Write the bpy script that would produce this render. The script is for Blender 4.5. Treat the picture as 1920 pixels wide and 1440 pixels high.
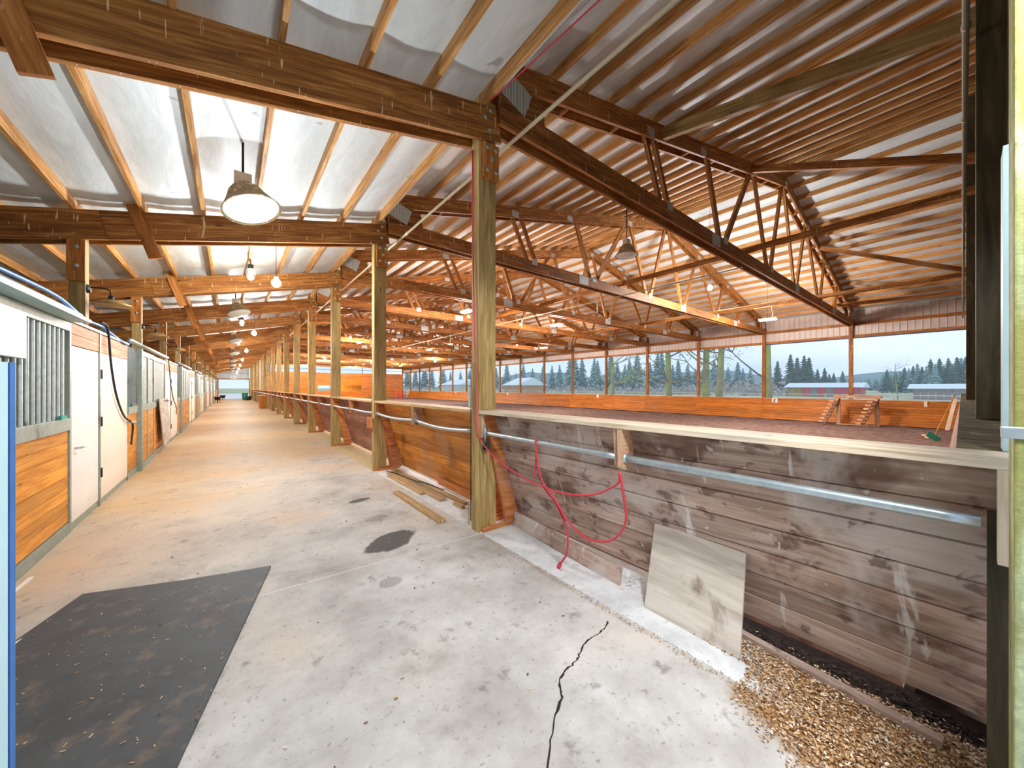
import bpy, math, random
from mathutils import Vector, Matrix
random.seed(7)
sc = bpy.context.scene
COL = sc.collection
for o in list(bpy.data.objects): bpy.data.objects.remove(o)

# ------------------------------------------------------------ camera, exposure
CAMZ = 1.62
cd = bpy.data.cameras.new('camera'); cam = bpy.data.objects.new('camera', cd); COL.objects.link(cam)
cam.location = (0, 0, CAMZ); cam.rotation_euler = (math.radians(90), 0, math.radians(-38.36))
cd.sensor_width = 36; cd.lens = 667 / 1920 * 36; cd.shift_y = 6 / 1920; cd.clip_start = .02; cd.clip_end = 2000
sc.camera = cam
sc.view_settings.view_transform = 'Standard'; sc.view_settings.look = 'None'
sc.view_settings.exposure = 0.3; sc.view_settings.gamma = 1; sc.view_settings.use_curve_mapping = False
sc.cycles.use_denoising = True
sc.cycles.max_bounces = 10; sc.cycles.diffuse_bounces = 5; sc.cycles.glossy_bounces = 3; sc.cycles.transparent_max_bounces = 24
sc.cycles.sample_clamp_indirect = 8

# ------------------------------------------------------------ overcast sky
W = bpy.data.worlds.new('overcast'); sc.world = W; W.use_nodes = True
wn = W.node_tree.nodes; wl = W.node_tree.links; wn.clear()
out = wn.new('ShaderNodeOutputWorld'); bg = wn.new('ShaderNodeBackground'); tc = wn.new('ShaderNodeTexCoord')
mp = wn.new('ShaderNodeMapping'); mp.inputs['Scale'].default_value = (1, 1, 3)
nz = wn.new('ShaderNodeTexNoise'); nz.inputs['Scale'].default_value = 2.2; nz.inputs['Detail'].default_value = 5
rp = wn.new('ShaderNodeValToRGB'); rp.color_ramp.elements[0].position = .3; rp.color_ramp.elements[1].position = .7
rp.color_ramp.elements[0].color = (.42, .57, .84, 1); rp.color_ramp.elements[1].color = (.76, .84, .98, 1)
wl.new(tc.outputs['Generated'], mp.inputs['Vector']); wl.new(mp.outputs[0], nz.inputs['Vector'])
wl.new(nz.outputs['Fac'], rp.inputs['Fac']); wl.new(rp.outputs[0], bg.inputs['Color']); wl.new(bg.outputs[0], out.inputs[0])
bg.inputs['Strength'].default_value = 1.17

LIGHT_AISLE, LIGHT_ARENA, LIGHT_FLASH = 200, 950, 130

def lamp_light(name, loc, power, color, radius, kind='POINT', parent=None, rot=None, size=None):
    ld = bpy.data.lights.new(name, kind); ld.energy = power; ld.color = color
    if kind == 'POINT' or kind == 'SPOT': ld.shadow_soft_size = radius
    o = bpy.data.objects.new(name, ld); COL.objects.link(o); o.location = loc
    if rot: o.rotation_euler = rot
    if parent: o.parent = parent
    return o
# photographer's flash head, held up ahead of the camera and bounced off the ceiling
fl = lamp_light('flash_light', (.42, 4.15, 2.3), LIGHT_FLASH, (.88, .95, 1), .02, 'SPOT', rot=(math.radians(180), 0, 0))
fl.data.spot_size = math.radians(140); fl.data.spot_blend = 1.0

# ------------------------------------------------------------ materials
def lin(h):
    h = h.lstrip('#'); r = []
    for i in (0, 2, 4):
        c = int(h[i:i+2], 16) / 255
        r.append(c / 12.92 if c <= .04045 else ((c + .055) / 1.055) ** 2.4)
    return (*r, 1)

class NT:
    def __init__(s, name):
        s.m = bpy.data.materials.new(name); s.m.use_nodes = True
        s.t = s.m.node_tree; s.n = s.t.nodes; s.l = s.t.links
        s.b = s.n['Principled BSDF']
    def new(s, t, **kw):
        x = s.n.new(t)
        for k, v in kw.items(): setattr(x, k, v)
        return x
    def put(s, sock, v):
        if isinstance(v, bpy.types.NodeSocket): s.l.new(v, sock)
        else: sock.default_value = v
    def math(s, op, a, b=0, c=None, clamp=False):
        x = s.new('ShaderNodeMath', operation=op); x.use_clamp = clamp
        s.put(x.inputs[0], a); s.put(x.inputs[1], b)
        if c is not None: s.put(x.inputs[2], c)
        return x.outputs[0]
    def mix(s, f, a, b, mode='MIX'):
        x = s.new('ShaderNodeMix', data_type='RGBA', blend_type=mode)
        s.put(x.inputs[0], f); s.put(x.inputs[6], a); s.put(x.inputs[7], b)
        return x.outputs[2]
    def noise(s, vec, scale=1, detail=4, rough=.5, dist=0):
        x = s.new('ShaderNodeTexNoise'); s.l.new(vec, x.inputs['Vector'])
        x.inputs['Scale'].default_value = scale; x.inputs['Detail'].default_value = detail
        x.inputs['Roughness'].default_value = rough; x.inputs['Distortion'].default_value = dist
        return x.outputs['Fac']
    def vscale(s, vec, k):
        x = s.new('ShaderNodeVectorMath', operation='MULTIPLY'); s.l.new(vec, x.inputs[0]); x.inputs[1].default_value = k
        return x.outputs[0]
    def ramp(s, f, stops):
        x = s.new('ShaderNodeValToRGB'); s.l.new(f, x.inputs[0]); e = x.color_ramp.elements
        while len(e) < len(stops): e.new(.5)
        for i, (p, c) in enumerate(stops): e[i].position = p; e[i].color = c if len(c) == 4 else (*c, 1)
        return x.outputs[0]
    def step(s, f, lo, hi):
        x = s.new('ShaderNodeMapRange', interpolation_type='SMOOTHSTEP'); s.l.new(f, x.inputs[0])
        x.inputs[1].default_value = lo; x.inputs[2].default_value = hi; return x.outputs[0]
    def bump(s, h, strength=.3, dist=.01):
        x = s.new('ShaderNodeBump'); x.inputs['Strength'].default_value = strength; x.inputs['Distance'].default_value = dist
        s.l.new(h, x.inputs['Height']); s.l.new(x.outputs[0], s.b.inputs['Normal'])
    def objco(s): return s.new('ShaderNodeTexCoord').outputs['Object']
    def pos(s): return s.new('ShaderNodeNewGeometry').outputs['Position']

def wood(name, dark, mid, light, fleck=.0, rough=.6, stains=(), knots=1, grain=20, var=.35):
    s = NT(name); dark, mid, light = lin(dark), lin(mid), lin(light)
    uv = s.new('ShaderNodeUVMap').outputs[0]
    sep = s.new('ShaderNodeSeparateXYZ'); s.l.new(uv, sep.inputs[0])
    info = s.new('ShaderNodeObjectInfo').outputs['Random']
    at = s.new('ShaderNodeAttribute', attribute_name='rnd').outputs['Fac']
    seed = s.math('ADD', s.math('MULTIPLY', info, 53.7), s.math('MULTIPLY', at, 31.1))
    def vec(a, b):
        x = s.new('ShaderNodeCombineXYZ'); s.put(x.inputs[0], s.math('MULTIPLY', sep.outputs[0], a))
        s.put(x.inputs[1], s.math('MULTIPLY', sep.outputs[1], b)); s.put(x.inputs[2], seed); return x.outputs[0]
    g = s.noise(vec(1.1, grain), 1.6, 5, .6, .8)
    col = s.ramp(g, [(.28, dark), (.5, mid), (.72, light)])
    big = s.noise(vec(.7, 2.5), 1, 2, .5)
    v1 = s.math('MULTIPLY_ADD', big, .7, .62)
    v2 = s.math('MULTIPLY_ADD', s.math('FRACT', s.math('ADD', s.math('MULTIPLY', info, 7.3), at)), var, 1 - var / 2)
    vv = s.math('MULTIPLY', v1, v2)
    cc = s.new('ShaderNodeCombineColor'); [s.l.new(vv, cc.inputs[i]) for i in range(3)]
    col = s.mix(1.0, col, cc.outputs[0], 'MULTIPLY')
    if knots:
        vo = s.new('ShaderNodeTexVoronoi'); s.l.new(vec(1.4, 5), vo.inputs['Vector']); vo.inputs['Scale'].default_value = 1.0
        k = s.step(vo.outputs['Distance'], .12, .03)
        col = s.mix(s.math('MULTIPLY', k, .75 * knots), col, tuple(c * .35 for c in dark[:3]) + (1,))
    ob = s.pos()
    for (c, sx, lo, hi, amt) in stains:
        f = s.step(s.noise(s.vscale(ob, sx), 1, 4, .6, .4), lo, hi)
        col = s.mix(s.math('MULTIPLY', f, amt), col, lin(c))
    if fleck:
        f = s.step(s.noise(s.vscale(ob, (38, 38, 5)), 1, 1, .5), .70, .76)
        col = s.mix(s.math('MULTIPLY', f, fleck), col, lin('#e8d2a8'))
    s.l.new(col, s.b.inputs['Base Color']); s.b.inputs['Roughness'].default_value = rough
    s.b.inputs['Specular IOR Level'].default_value = .3
    s.bump(g, .25, .004)
    return s.m

def plain(name, col, rough=.5, metal=0, var=0.0, scale=8, bump=0, stain=None, spec=.5):
    s = NT(name); c = lin(col)
    s.b.inputs['Roughness'].default_value = rough; s.b.inputs['Metallic'].default_value = metal
    s.b.inputs['Specular IOR Level'].default_value = spec
    if var or stain or bump:
        v = s.objco(); n = s.noise(v, scale, 5, .6)
        cout = s.ramp(n, [(.3, tuple(x * (1 - var) for x in c[:3])), (.7, tuple(min(1, x * (1 + var)) for x in c[:3]))])
        if stain:
            sc_, sx, lo, hi, amt = stain
            f = s.step(s.noise(s.vscale(v, sx), 1, 4, .6), lo, hi)
            cout = s.mix(s.math('MULTIPLY', f, amt), cout, lin(sc_))
        s.l.new(cout, s.b.inputs['Base Color'])
        if bump: s.bump(n, bump, .01)
    else: s.b.inputs['Base Color'].default_value = c
    return s.m

def glow(name, col, strength):
    s = NT(name); s.b.inputs['Base Color'].default_value = lin(col)
    s.b.inputs['Emission Color'].default_value = lin(col); s.b.inputs['Emission Strength'].default_value = strength
    return s.m

M = {}
M['beam'] = wood('rafter_lumber', '#5c3512', '#965f28', '#c48f4c', fleck=.8, grain=16)
M['truss'] = wood('truss_lumber', '#603715', '#99612c', '#c69152', fleck=.7, grain=16)
M['purlin'] = wood('purlin_lumber', '#8c5a2a', '#c28c4e', '#e0b680', fleck=.25, grain=18)
M['post'] = wood('treated_timber', '#80683c', '#ab905a', '#c8ae78', fleck=.35, grain=14, stains=[('#5b4a28', (1.5, 1.5, .5), .55, .75, .5)])
M['block'] = wood('splice_timber', '#7a4317', '#ac6b2e', '#d09452', fleck=.6, grain=14)
GREY_ST = [('#5a3422', (1.6, 1.6, 2.6), .50, .64, .65), ('#d9cfc8', (1.9, 1.9, 1.5), .50, .64, .6), ('#4a2e20', (3, 6, 9), .57, .66, .6), ('#efebe7', (4, 9, .8), .61, .68, .65), ('#f0ece8', (14, 14, 10), .66, .70, .5)]
M['plank_grey'] = wood('weathered_plank', '#94786a', '#bda292', '#dacabd', grain=14, stains=GREY_ST, rough=.85)
M['plank_orange'] = wood('wet_orange_plank', '#a35c1c', '#cf8530', '#e6a656', grain=12, stains=[('#5a2c0a', (1.5, 1.5, 1.2), .5, .7, .7), ('#b98c66', (1.2, 1.4, .8), .52, .66, .75)], rough=.55)
M['plank_purple'] = wood('faded_brown_plank', '#775047', '#9b6f60', '#b18a7b', grain=14, stains=[('#4c2a20', (1.2, 1.2, 1.2), .52, .7, .6)], rough=.7)
M['stud'] = wood('orange_stud', '#9a5426', '#c67a42', '#dba06c', grain=14, stains=[('#c39b84', (1.5, 1.5, 1.2), .52, .7, .5)])
M['ledge'] = wood('weathered_ledge', '#b29a80', '#d4c2a8', '#eadfcd', grain=20, stains=[('#b0aba0', (1.4, 1.4, 3), .5, .7, .5), ('#54463a', (5, 5, 5), .64, .72, .6)], rough=.85)
M['ledge_new'] = wood('pale_ledge', '#b98a5c', '#dcb486', '#efd3ab', grain=20)
M['bracket'] = wood('bracket_board', '#a07050', '#c99c78', '#e2bf9f', grain=14, stains=[('#d9cfc6', (2, 2, 2), .5, .7, .5)])
M['kick'] = wood('varnished_board', '#96500f', '#c0711f', '#da9240', grain=22, rough=.5)
M['gallery'] = wood('gallery_board', '#b8590f', '#da7b20', '#eb9a3f', grain=22, rough=.5)
M['stallboard'] = wood('stall_board', '#b06a1c', '#d68e2c', '#eaac4e', grain=14, rough=.45)
M['header'] = wood('header_board', '#94603a', '#bd8458', '#d3a37c', grain=16)
M['scrap'] = wood('scrap_lumber', '#93714b', '#bd9a6d', '#d8bd93', grain=14, stains=[('#8f877a', (3, 3, 3), .52, .7, .5)], rough=.85)
M['ply'] = wood('weathered_plywood', '#a69a8e', '#c6bbae', '#dad0c4', grain=8, knots=0, stains=[('#6d5037', (3.5, 3.5, 2), .58, .72, .7), ('#d8d4ce', (2, 2, 2), .5, .7, .4)], rough=.9)
M['jamb'] = plain('mossy_paint', '#a9b48c', .8, 0, .3, 25, .4, ('#7c7a2c', (9, 9, 1.3), .42, .58, .85))
M['darkpost'] = wood('dark_timber', '#2d2718', '#453d27', '#5a5136', grain=10, knots=.3)
M['moss'] = wood('mossy_ledge', '#3a3626', '#5b553c', '#837b5c', grain=10, stains=[('#a59f82', (9, 9, 9), .55, .65, .6)], rough=.95)
M['pinkply'] = wood('pale_kick_plywood', '#8d7668', '#a88f81', '#bda697', grain=8, knots=.2, rough=.85)
M['galv'] = plain('galvanised_steel', '#b9c6cc', .38, .75, .12, 25)
M['plate'] = plain('truss_plate', '#b9c2c2', .5, .35, .15, 60)
def m_punch():
    s = NT('punched_plate'); v = s.objco(); w = s.new('ShaderNodeTexWave', bands_direction='X'); s.l.new(v, w.inputs[0]); w.inputs['Scale'].default_value = 14
    c = s.ramp(w.outputs['Fac'], [(.3, lin('#77817c')), (.55, lin('#e6efe9'))]); s.l.new(c, s.b.inputs['Base Color'])
    s.b.inputs['Roughness'].default_value = .5; s.b.inputs['Metallic'].default_value = .3; return s.m
M['punched'] = m_punch()
M['steel'] = plain('green_grey_steel', '#9aa79c', .5, .3, .15, 12, 0, ('#6b4a35', (3, 3, 1.2), .6, .75, .7))
M['bar'] = plain('grille_bar', '#cdd8d4', .45, .4, .15, 20, 0, ('#6b4a35', (8, 8, 2), .62, .75, .7))
M['whitedoor'] = plain('white_door_paint', '#e9e7e2', .45, 0, .03, 3, 0, ('#b8a78d', (2.5, 2.5, 3.5), .66, .8, .5))
M['cream'] = plain('cream_door_paint', '#ece2d2', .45, 0, .03, 3, 0, ('#b59a74', (2.5, 2.5, 2.5), .64, .8, .5))
M['paleblue'] = plain('pale_blue_paint', '#aecbd0', .5, 0, .05, 4, 0, ('#a08a6c', (4, 4, 2), .66, .8, .5))
M['navy'] = plain('navy_strap', '#27486e', .6)
M['blue'] = plain('blue_paint', '#3e6aa5', .5, 0, .15, 5, 0, ('#5a4a48', (6, 6, 3), .66, .75, .7))
M['sheet'] = plain('stall_back_metal', '#6a7672', .6, .2, .2, 3, 0, ('#3c3a34', (1, 2, 2), .5, .7, .8))
M['lampbody'] = plain('dirty_lamp_housing', '#8b7350', .75, 0, .3, 14, .3, ('#d8ccb4', (22, 22, 22), .58, .64, .7))
M['lampglass'] = plain('milky_lens', '#dfe7e4', .35)
M['brass'] = plain('tan_enamel', '#a8884a', .4, .3, .15, 8)
M['black'] = plain('black_rubber', '#17181a', .55)
M['darkmetal'] = plain('dark_metal', '#2d2f31', .45, .6)
M['pvc'] = plain('pvc_pipe', '#e3d7b4', .4)
M['red'] = plain('red_cord', '#d23a48', .5)
M['hoseblue'] = plain('blue_hose', '#3f8bd6', .35)
M['teal'] = plain('teal_plastic', '#1f9c8a', .4)
M['green'] = plain('dark_green_plastic', '#0f3b35', .4)
M['binteal'] = plain('teal_bin', '#2d8d7d', .4)
M['signwhite'] = plain('white_sign', '#efeae0', .5)
M['signred'] = plain('red_sign', '#d84a3a', .5)
M['signblack'] = plain('black_letter', '#121212', .5)
M['bolt'] = plain('washer_steel', '#9fb3a4', .4, .5)
M['cond'] = plain('grey_conduit', '#8b8877', .5, .3)
M['redshed'] = plain('red_shed_panel', '#c93a48', .7, 0, .15, 3)
M['shedgrey'] = plain('shed_grey', '#8a7f7c', .8)
M['shedwood'] = plain('shed_wood', '#a2834a', .8, 0, .2, 3)
M['roofwhite'] = plain('white_metal_roof', '#e3ecef', .5)
M['bulb'] = glow('lit_bulb', '#f2f8ff', 40)
M['strip'] = glow('lit_strip', '#ffe3d8', 14)
M['warmbulb'] = glow('lit_warm_bulb', '#fff1cf', 12)
M['orangehouse'] = plain('orange_house', '#c08a5c', .8)
M['yellow'] = plain('yellow_handle', '#c98a2a', .5)

def m_sheet():
    s = NT('insulation_sheet'); v = s.pos()
    w = s.noise(s.vscale(v, (3, .8, 3)), 1.5, 4, .6, 1.5)
    c = s.ramp(w, [(.3, lin('#c6cecf')), (.7, lin('#dbe3e4'))])
    f = s.step(s.noise(s.vscale(v, (3, 3, 3)), 1, 2, .5), .72, .76)
    c = s.mix(s.math('MULTIPLY', f, .6), c, lin('#8f8f86'))
    s.l.new(c, s.b.inputs['Base Color']); s.b.inputs['Roughness'].default_value = .55
    s.bump(s.noise(s.vscale(v, (18, 2.5, 18)), 1, 3, .6, 1), .25, .02); return s.m
M['insul'] = m_sheet()

def shavings(s, c, X, Y, n2):
    dx = s.math('SUBTRACT', X, 2.75); dy = s.math('SUBTRACT', Y, -.1)
    r = s.math('SQRT', s.math('ADD', s.math('MULTIPLY', s.math('POWER', dx, 2), 1.6), s.math('MULTIPLY', s.math('POWER', dy, 2), .9)))
    r = s.math('ADD', r, s.math('MULTIPLY', n2, .5))
    f = s.step(r, 1.5, 1.25)
    c2 = s.ramp(s.noise(s.pos(), 70, 3, .7), [(.3, lin('#4f3626')), (.5, lin('#a9763f')), (.7, lin('#e2bd84'))])
    c = s.mix(f, c, c2)
    return c

def m_floor():
    s = NT('barn_concrete'); v = s.pos()
    sp = s.new('ShaderNodeSeparateXYZ'); s.l.new(v, sp.inputs[0]); X, Y = sp.outputs[0], sp.outputs[1]
    n1 = s.noise(v, 1.1, 6, .65); n2 = s.noise(v, 9, 5, .7); n3 = s.noise(v, .55, 3, .5)
    c = s.ramp(n1, [(.3, lin('#aaa29a')), (.5, lin('#cfcbc5')), (.7, lin('#ecebe8'))])
    # straw dust spreading over the slab from the stalls and further down the aisle
    d = s.math('ADD', s.math('MULTIPLY', Y, .11), s.math('MULTIPLY', X, -.22))
    d = s.math('ADD', d, s.math('MULTIPLY', n1, .8))
    dust = s.step(d, .55, 1.6)
    c = s.mix(s.math('MULTIPLY', dust, .72), c, lin('#c3a06c'))
    d2 = s.step(s.math('ADD', n3, s.math('MULTIPLY', Y, .018)), .55, .8)
    c = s.mix(s.math('MULTIPLY', d2, .5), c, lin('#c99a56'))
    # scuffs and hoof dirt
    f = s.step(s.noise(s.vscale(v, (1.6, 1.6, 1.6)), 1, 5, .7), .52, .72)
    c = s.mix(s.math('MULTIPLY', f, .45), c, lin('#8b8178'))
    f = s.step(s.noise(s.vscale(v, (6, 6, 6)), 1, 4, .65), .58, .72)
    c = s.mix(s.math('MULTIPLY', f, .5), c, lin('#5d5149'))
    f = s.step(s.noise(v, 30, 4, .7), .60, .68)
    c = s.mix(s.math('MULTIPLY', f, .5), c, lin('#6b5a48'))
    f = s.step(n2, .62, .8); c = s.mix(s.math('MULTIPLY', f, .35), c, lin('#e8e5e0'))
    # shavings strewn at the divider corner
    c = shavings(s, c, X, Y, n2)
    # wet patches
    n4 = s.noise(v, 2.6, 5, .6, .6)
    for (px, py, rx, ry, an, am) in ((1.33, 3.72, .30, .17, .5, .85), (1.46, 5.35, .14, .07, .2, .8), (1.42, 4.5, .13, .08, .2, .3), (1.05, 2.95, .1, .08, 0, .35)):
        ax = s.math('SUBTRACT', X, px); ay = s.math('SUBTRACT', Y, py)
        u = s.math('ADD', s.math('MULTIPLY', ax, math.cos(an) / rx), s.math('MULTIPLY', ay, math.sin(an) / rx))
        w = s.math('ADD', s.math('MULTIPLY', ax, -math.sin(an) / ry), s.math('MULTIPLY', ay, math.cos(an) / ry))
        q = s.math('ADD', s.math('ADD', s.math('MULTIPLY', u, u), s.math('MULTIPLY', w, w)), s.math('MULTIPLY', n4, 3.0))
        c = s.mix(s.math('MULTIPLY', s.step(q, 2.75, 2.3), am), c, lin('#38332c'))
    # saw-cut joints
    for k in range(0, 8):
        j = s.math('ABSOLUTE', s.math('ADD', s.math('SUBTRACT', Y, 3.39 + 3.66 * k), s.math('MULTIPLY', X, .04)))
        c = s.mix(s.math('MULTIPLY', s.step(j, .014, .004), .55), c, lin('#9b8b70') if k else lin('#efece8'))
    s.l.new(c, s.b.inputs['Base Color']); s.b.inputs['Roughness'].default_value = .62
    s.b.inputs['Specular IOR Level'].default_value = .35
    s.bump(n2, .15, .01); return s.m
M['floor'] = m_floor()
def m_curb():
    s = NT('pale_concrete_curb'); v = s.pos(); sp = s.new('ShaderNodeSeparateXYZ'); s.l.new(v, sp.inputs[0])
    n = s.noise(v, 4, 6, .65); n2 = s.noise(v, 9, 5, .7)
    c = s.ramp(n, [(.3, lin('#c6c8c8')), (.6, lin('#e9ebeb'))])
    f = s.step(s.noise(v, 14, 3, .6), .6, .72); c = s.mix(s.math('MULTIPLY', f, .5), c, lin('#a08c74'))
    c = shavings(s, c, s.math('SUBTRACT', sp.outputs[0], -.12), s.math('ADD', sp.outputs[1], .35), n2)
    s.l.new(c, s.b.inputs['Base Color']); s.b.inputs['Roughness'].default_value = .8; s.bump(n2, .3, .01); return s.m
M['curb'] = m_curb()
M['curbtan'] = plain('dusty_concrete_curb', '#c9b388', .75, 0, .12, 7, .2)
M['dirt'] = plain('arena_footing', '#80695f', .95, 0, .35, 6, .8, ('#a58477', (4, 4, 4), .5, .65, .5), spec=.1)
M['soil'] = plain('dark_soil', '#2e211a', .9, 0, .5, 30, .8)
def m_chip():
    s = NT('wood_shaving'); a = s.new('ShaderNodeAttribute', attribute_name='rnd').outputs['Fac']
    s.l.new(s.ramp(a, [(0, lin('#57402e')), (.2, lin('#8b6540')), (.4, lin('#b98d5c')), (.7, lin('#d6b48a')), (1, lin('#efe3cf'))]), s.b.inputs['Base Color']); s.b.inputs['Roughness'].default_value = .8; return s.m
M['chip1'] = m_chip()
M['matrub'] = plain('rubber_mat', '#414345', .6, 0, .35, 2.2, .2, ('#8a7058', (7, 7, 7), .52, .7, .45))
M['grass'] = plain('field_grass', '#a3ad7c', .9, 0, .2, .05, 0, ('#cfc2a2', (.02, .03, 1), .45, .6, .9))
M['gravel'] = plain('pale_gravel', '#e2ded4', .9, 0, .1, 1)
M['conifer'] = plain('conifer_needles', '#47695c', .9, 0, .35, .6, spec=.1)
M['conifer_haze'] = plain('hazed_conifer_needles', '#86a39d', .9, 0, .3, .6, spec=.1)  # distance haze put into the paler needle colour
M['bark'] = plain('mossy_bark', '#8d8a5c', .9, 0, .3, 2.2, .4, ('#a7b82e', (1.2, 1.2, .5), .42, .6, .9))
M['twig'] = plain('bare_twig', '#6e6a4c', .9)
M['leafgreen'] = plain('moss_green_foliage', '#9fb64a', .9, 0, .3, 1.5)
M['scrub'] = plain('grey_scrub', '#a39a90', .95, 0, .25, .5)
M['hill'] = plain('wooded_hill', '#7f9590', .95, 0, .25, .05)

def m_siding(name, col):
    s = NT(name); v = s.pos(); c = s.ramp(s.noise(s.vscale(v, (1, 1, .5)), 2, 3, .5), [(.3, tuple(x * .85 for x in lin(col)[:3])), (.7, lin(col))])
    s.l.new(c, s.b.inputs['Base Color']); s.b.inputs['Roughness'].default_value = .45; return s.m
M['siding'] = m_siding('ribbed_siding', '#cfc6c0')
M['sidinggrey'] = m_siding('ribbed_grey_siding', '#a9b3b3')
M['darksiding'] = m_siding('dark_siding', '#3b382e')  # dark tone carries the shade of the near gable and stall interior

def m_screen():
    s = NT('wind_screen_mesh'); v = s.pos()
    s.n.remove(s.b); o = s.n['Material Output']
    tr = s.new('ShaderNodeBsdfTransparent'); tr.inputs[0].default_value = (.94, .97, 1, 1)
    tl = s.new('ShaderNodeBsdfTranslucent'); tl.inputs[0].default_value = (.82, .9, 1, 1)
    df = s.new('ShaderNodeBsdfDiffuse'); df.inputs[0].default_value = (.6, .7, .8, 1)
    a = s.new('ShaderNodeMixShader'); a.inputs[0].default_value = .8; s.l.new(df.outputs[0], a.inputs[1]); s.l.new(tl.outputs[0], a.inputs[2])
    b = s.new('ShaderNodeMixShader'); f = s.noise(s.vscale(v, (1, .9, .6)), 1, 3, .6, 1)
    s.l.new(s.math('MULTIPLY_ADD', f, .14, .11), b.inputs[0]); s.l.new(tr.outputs[0], b.inputs[1]); s.l.new(a.outputs[0], b.inputs[2])  # mesh scatter also stands in for the outdoor haze
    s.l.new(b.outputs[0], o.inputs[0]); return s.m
M['screen'] = m_screen()

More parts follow.
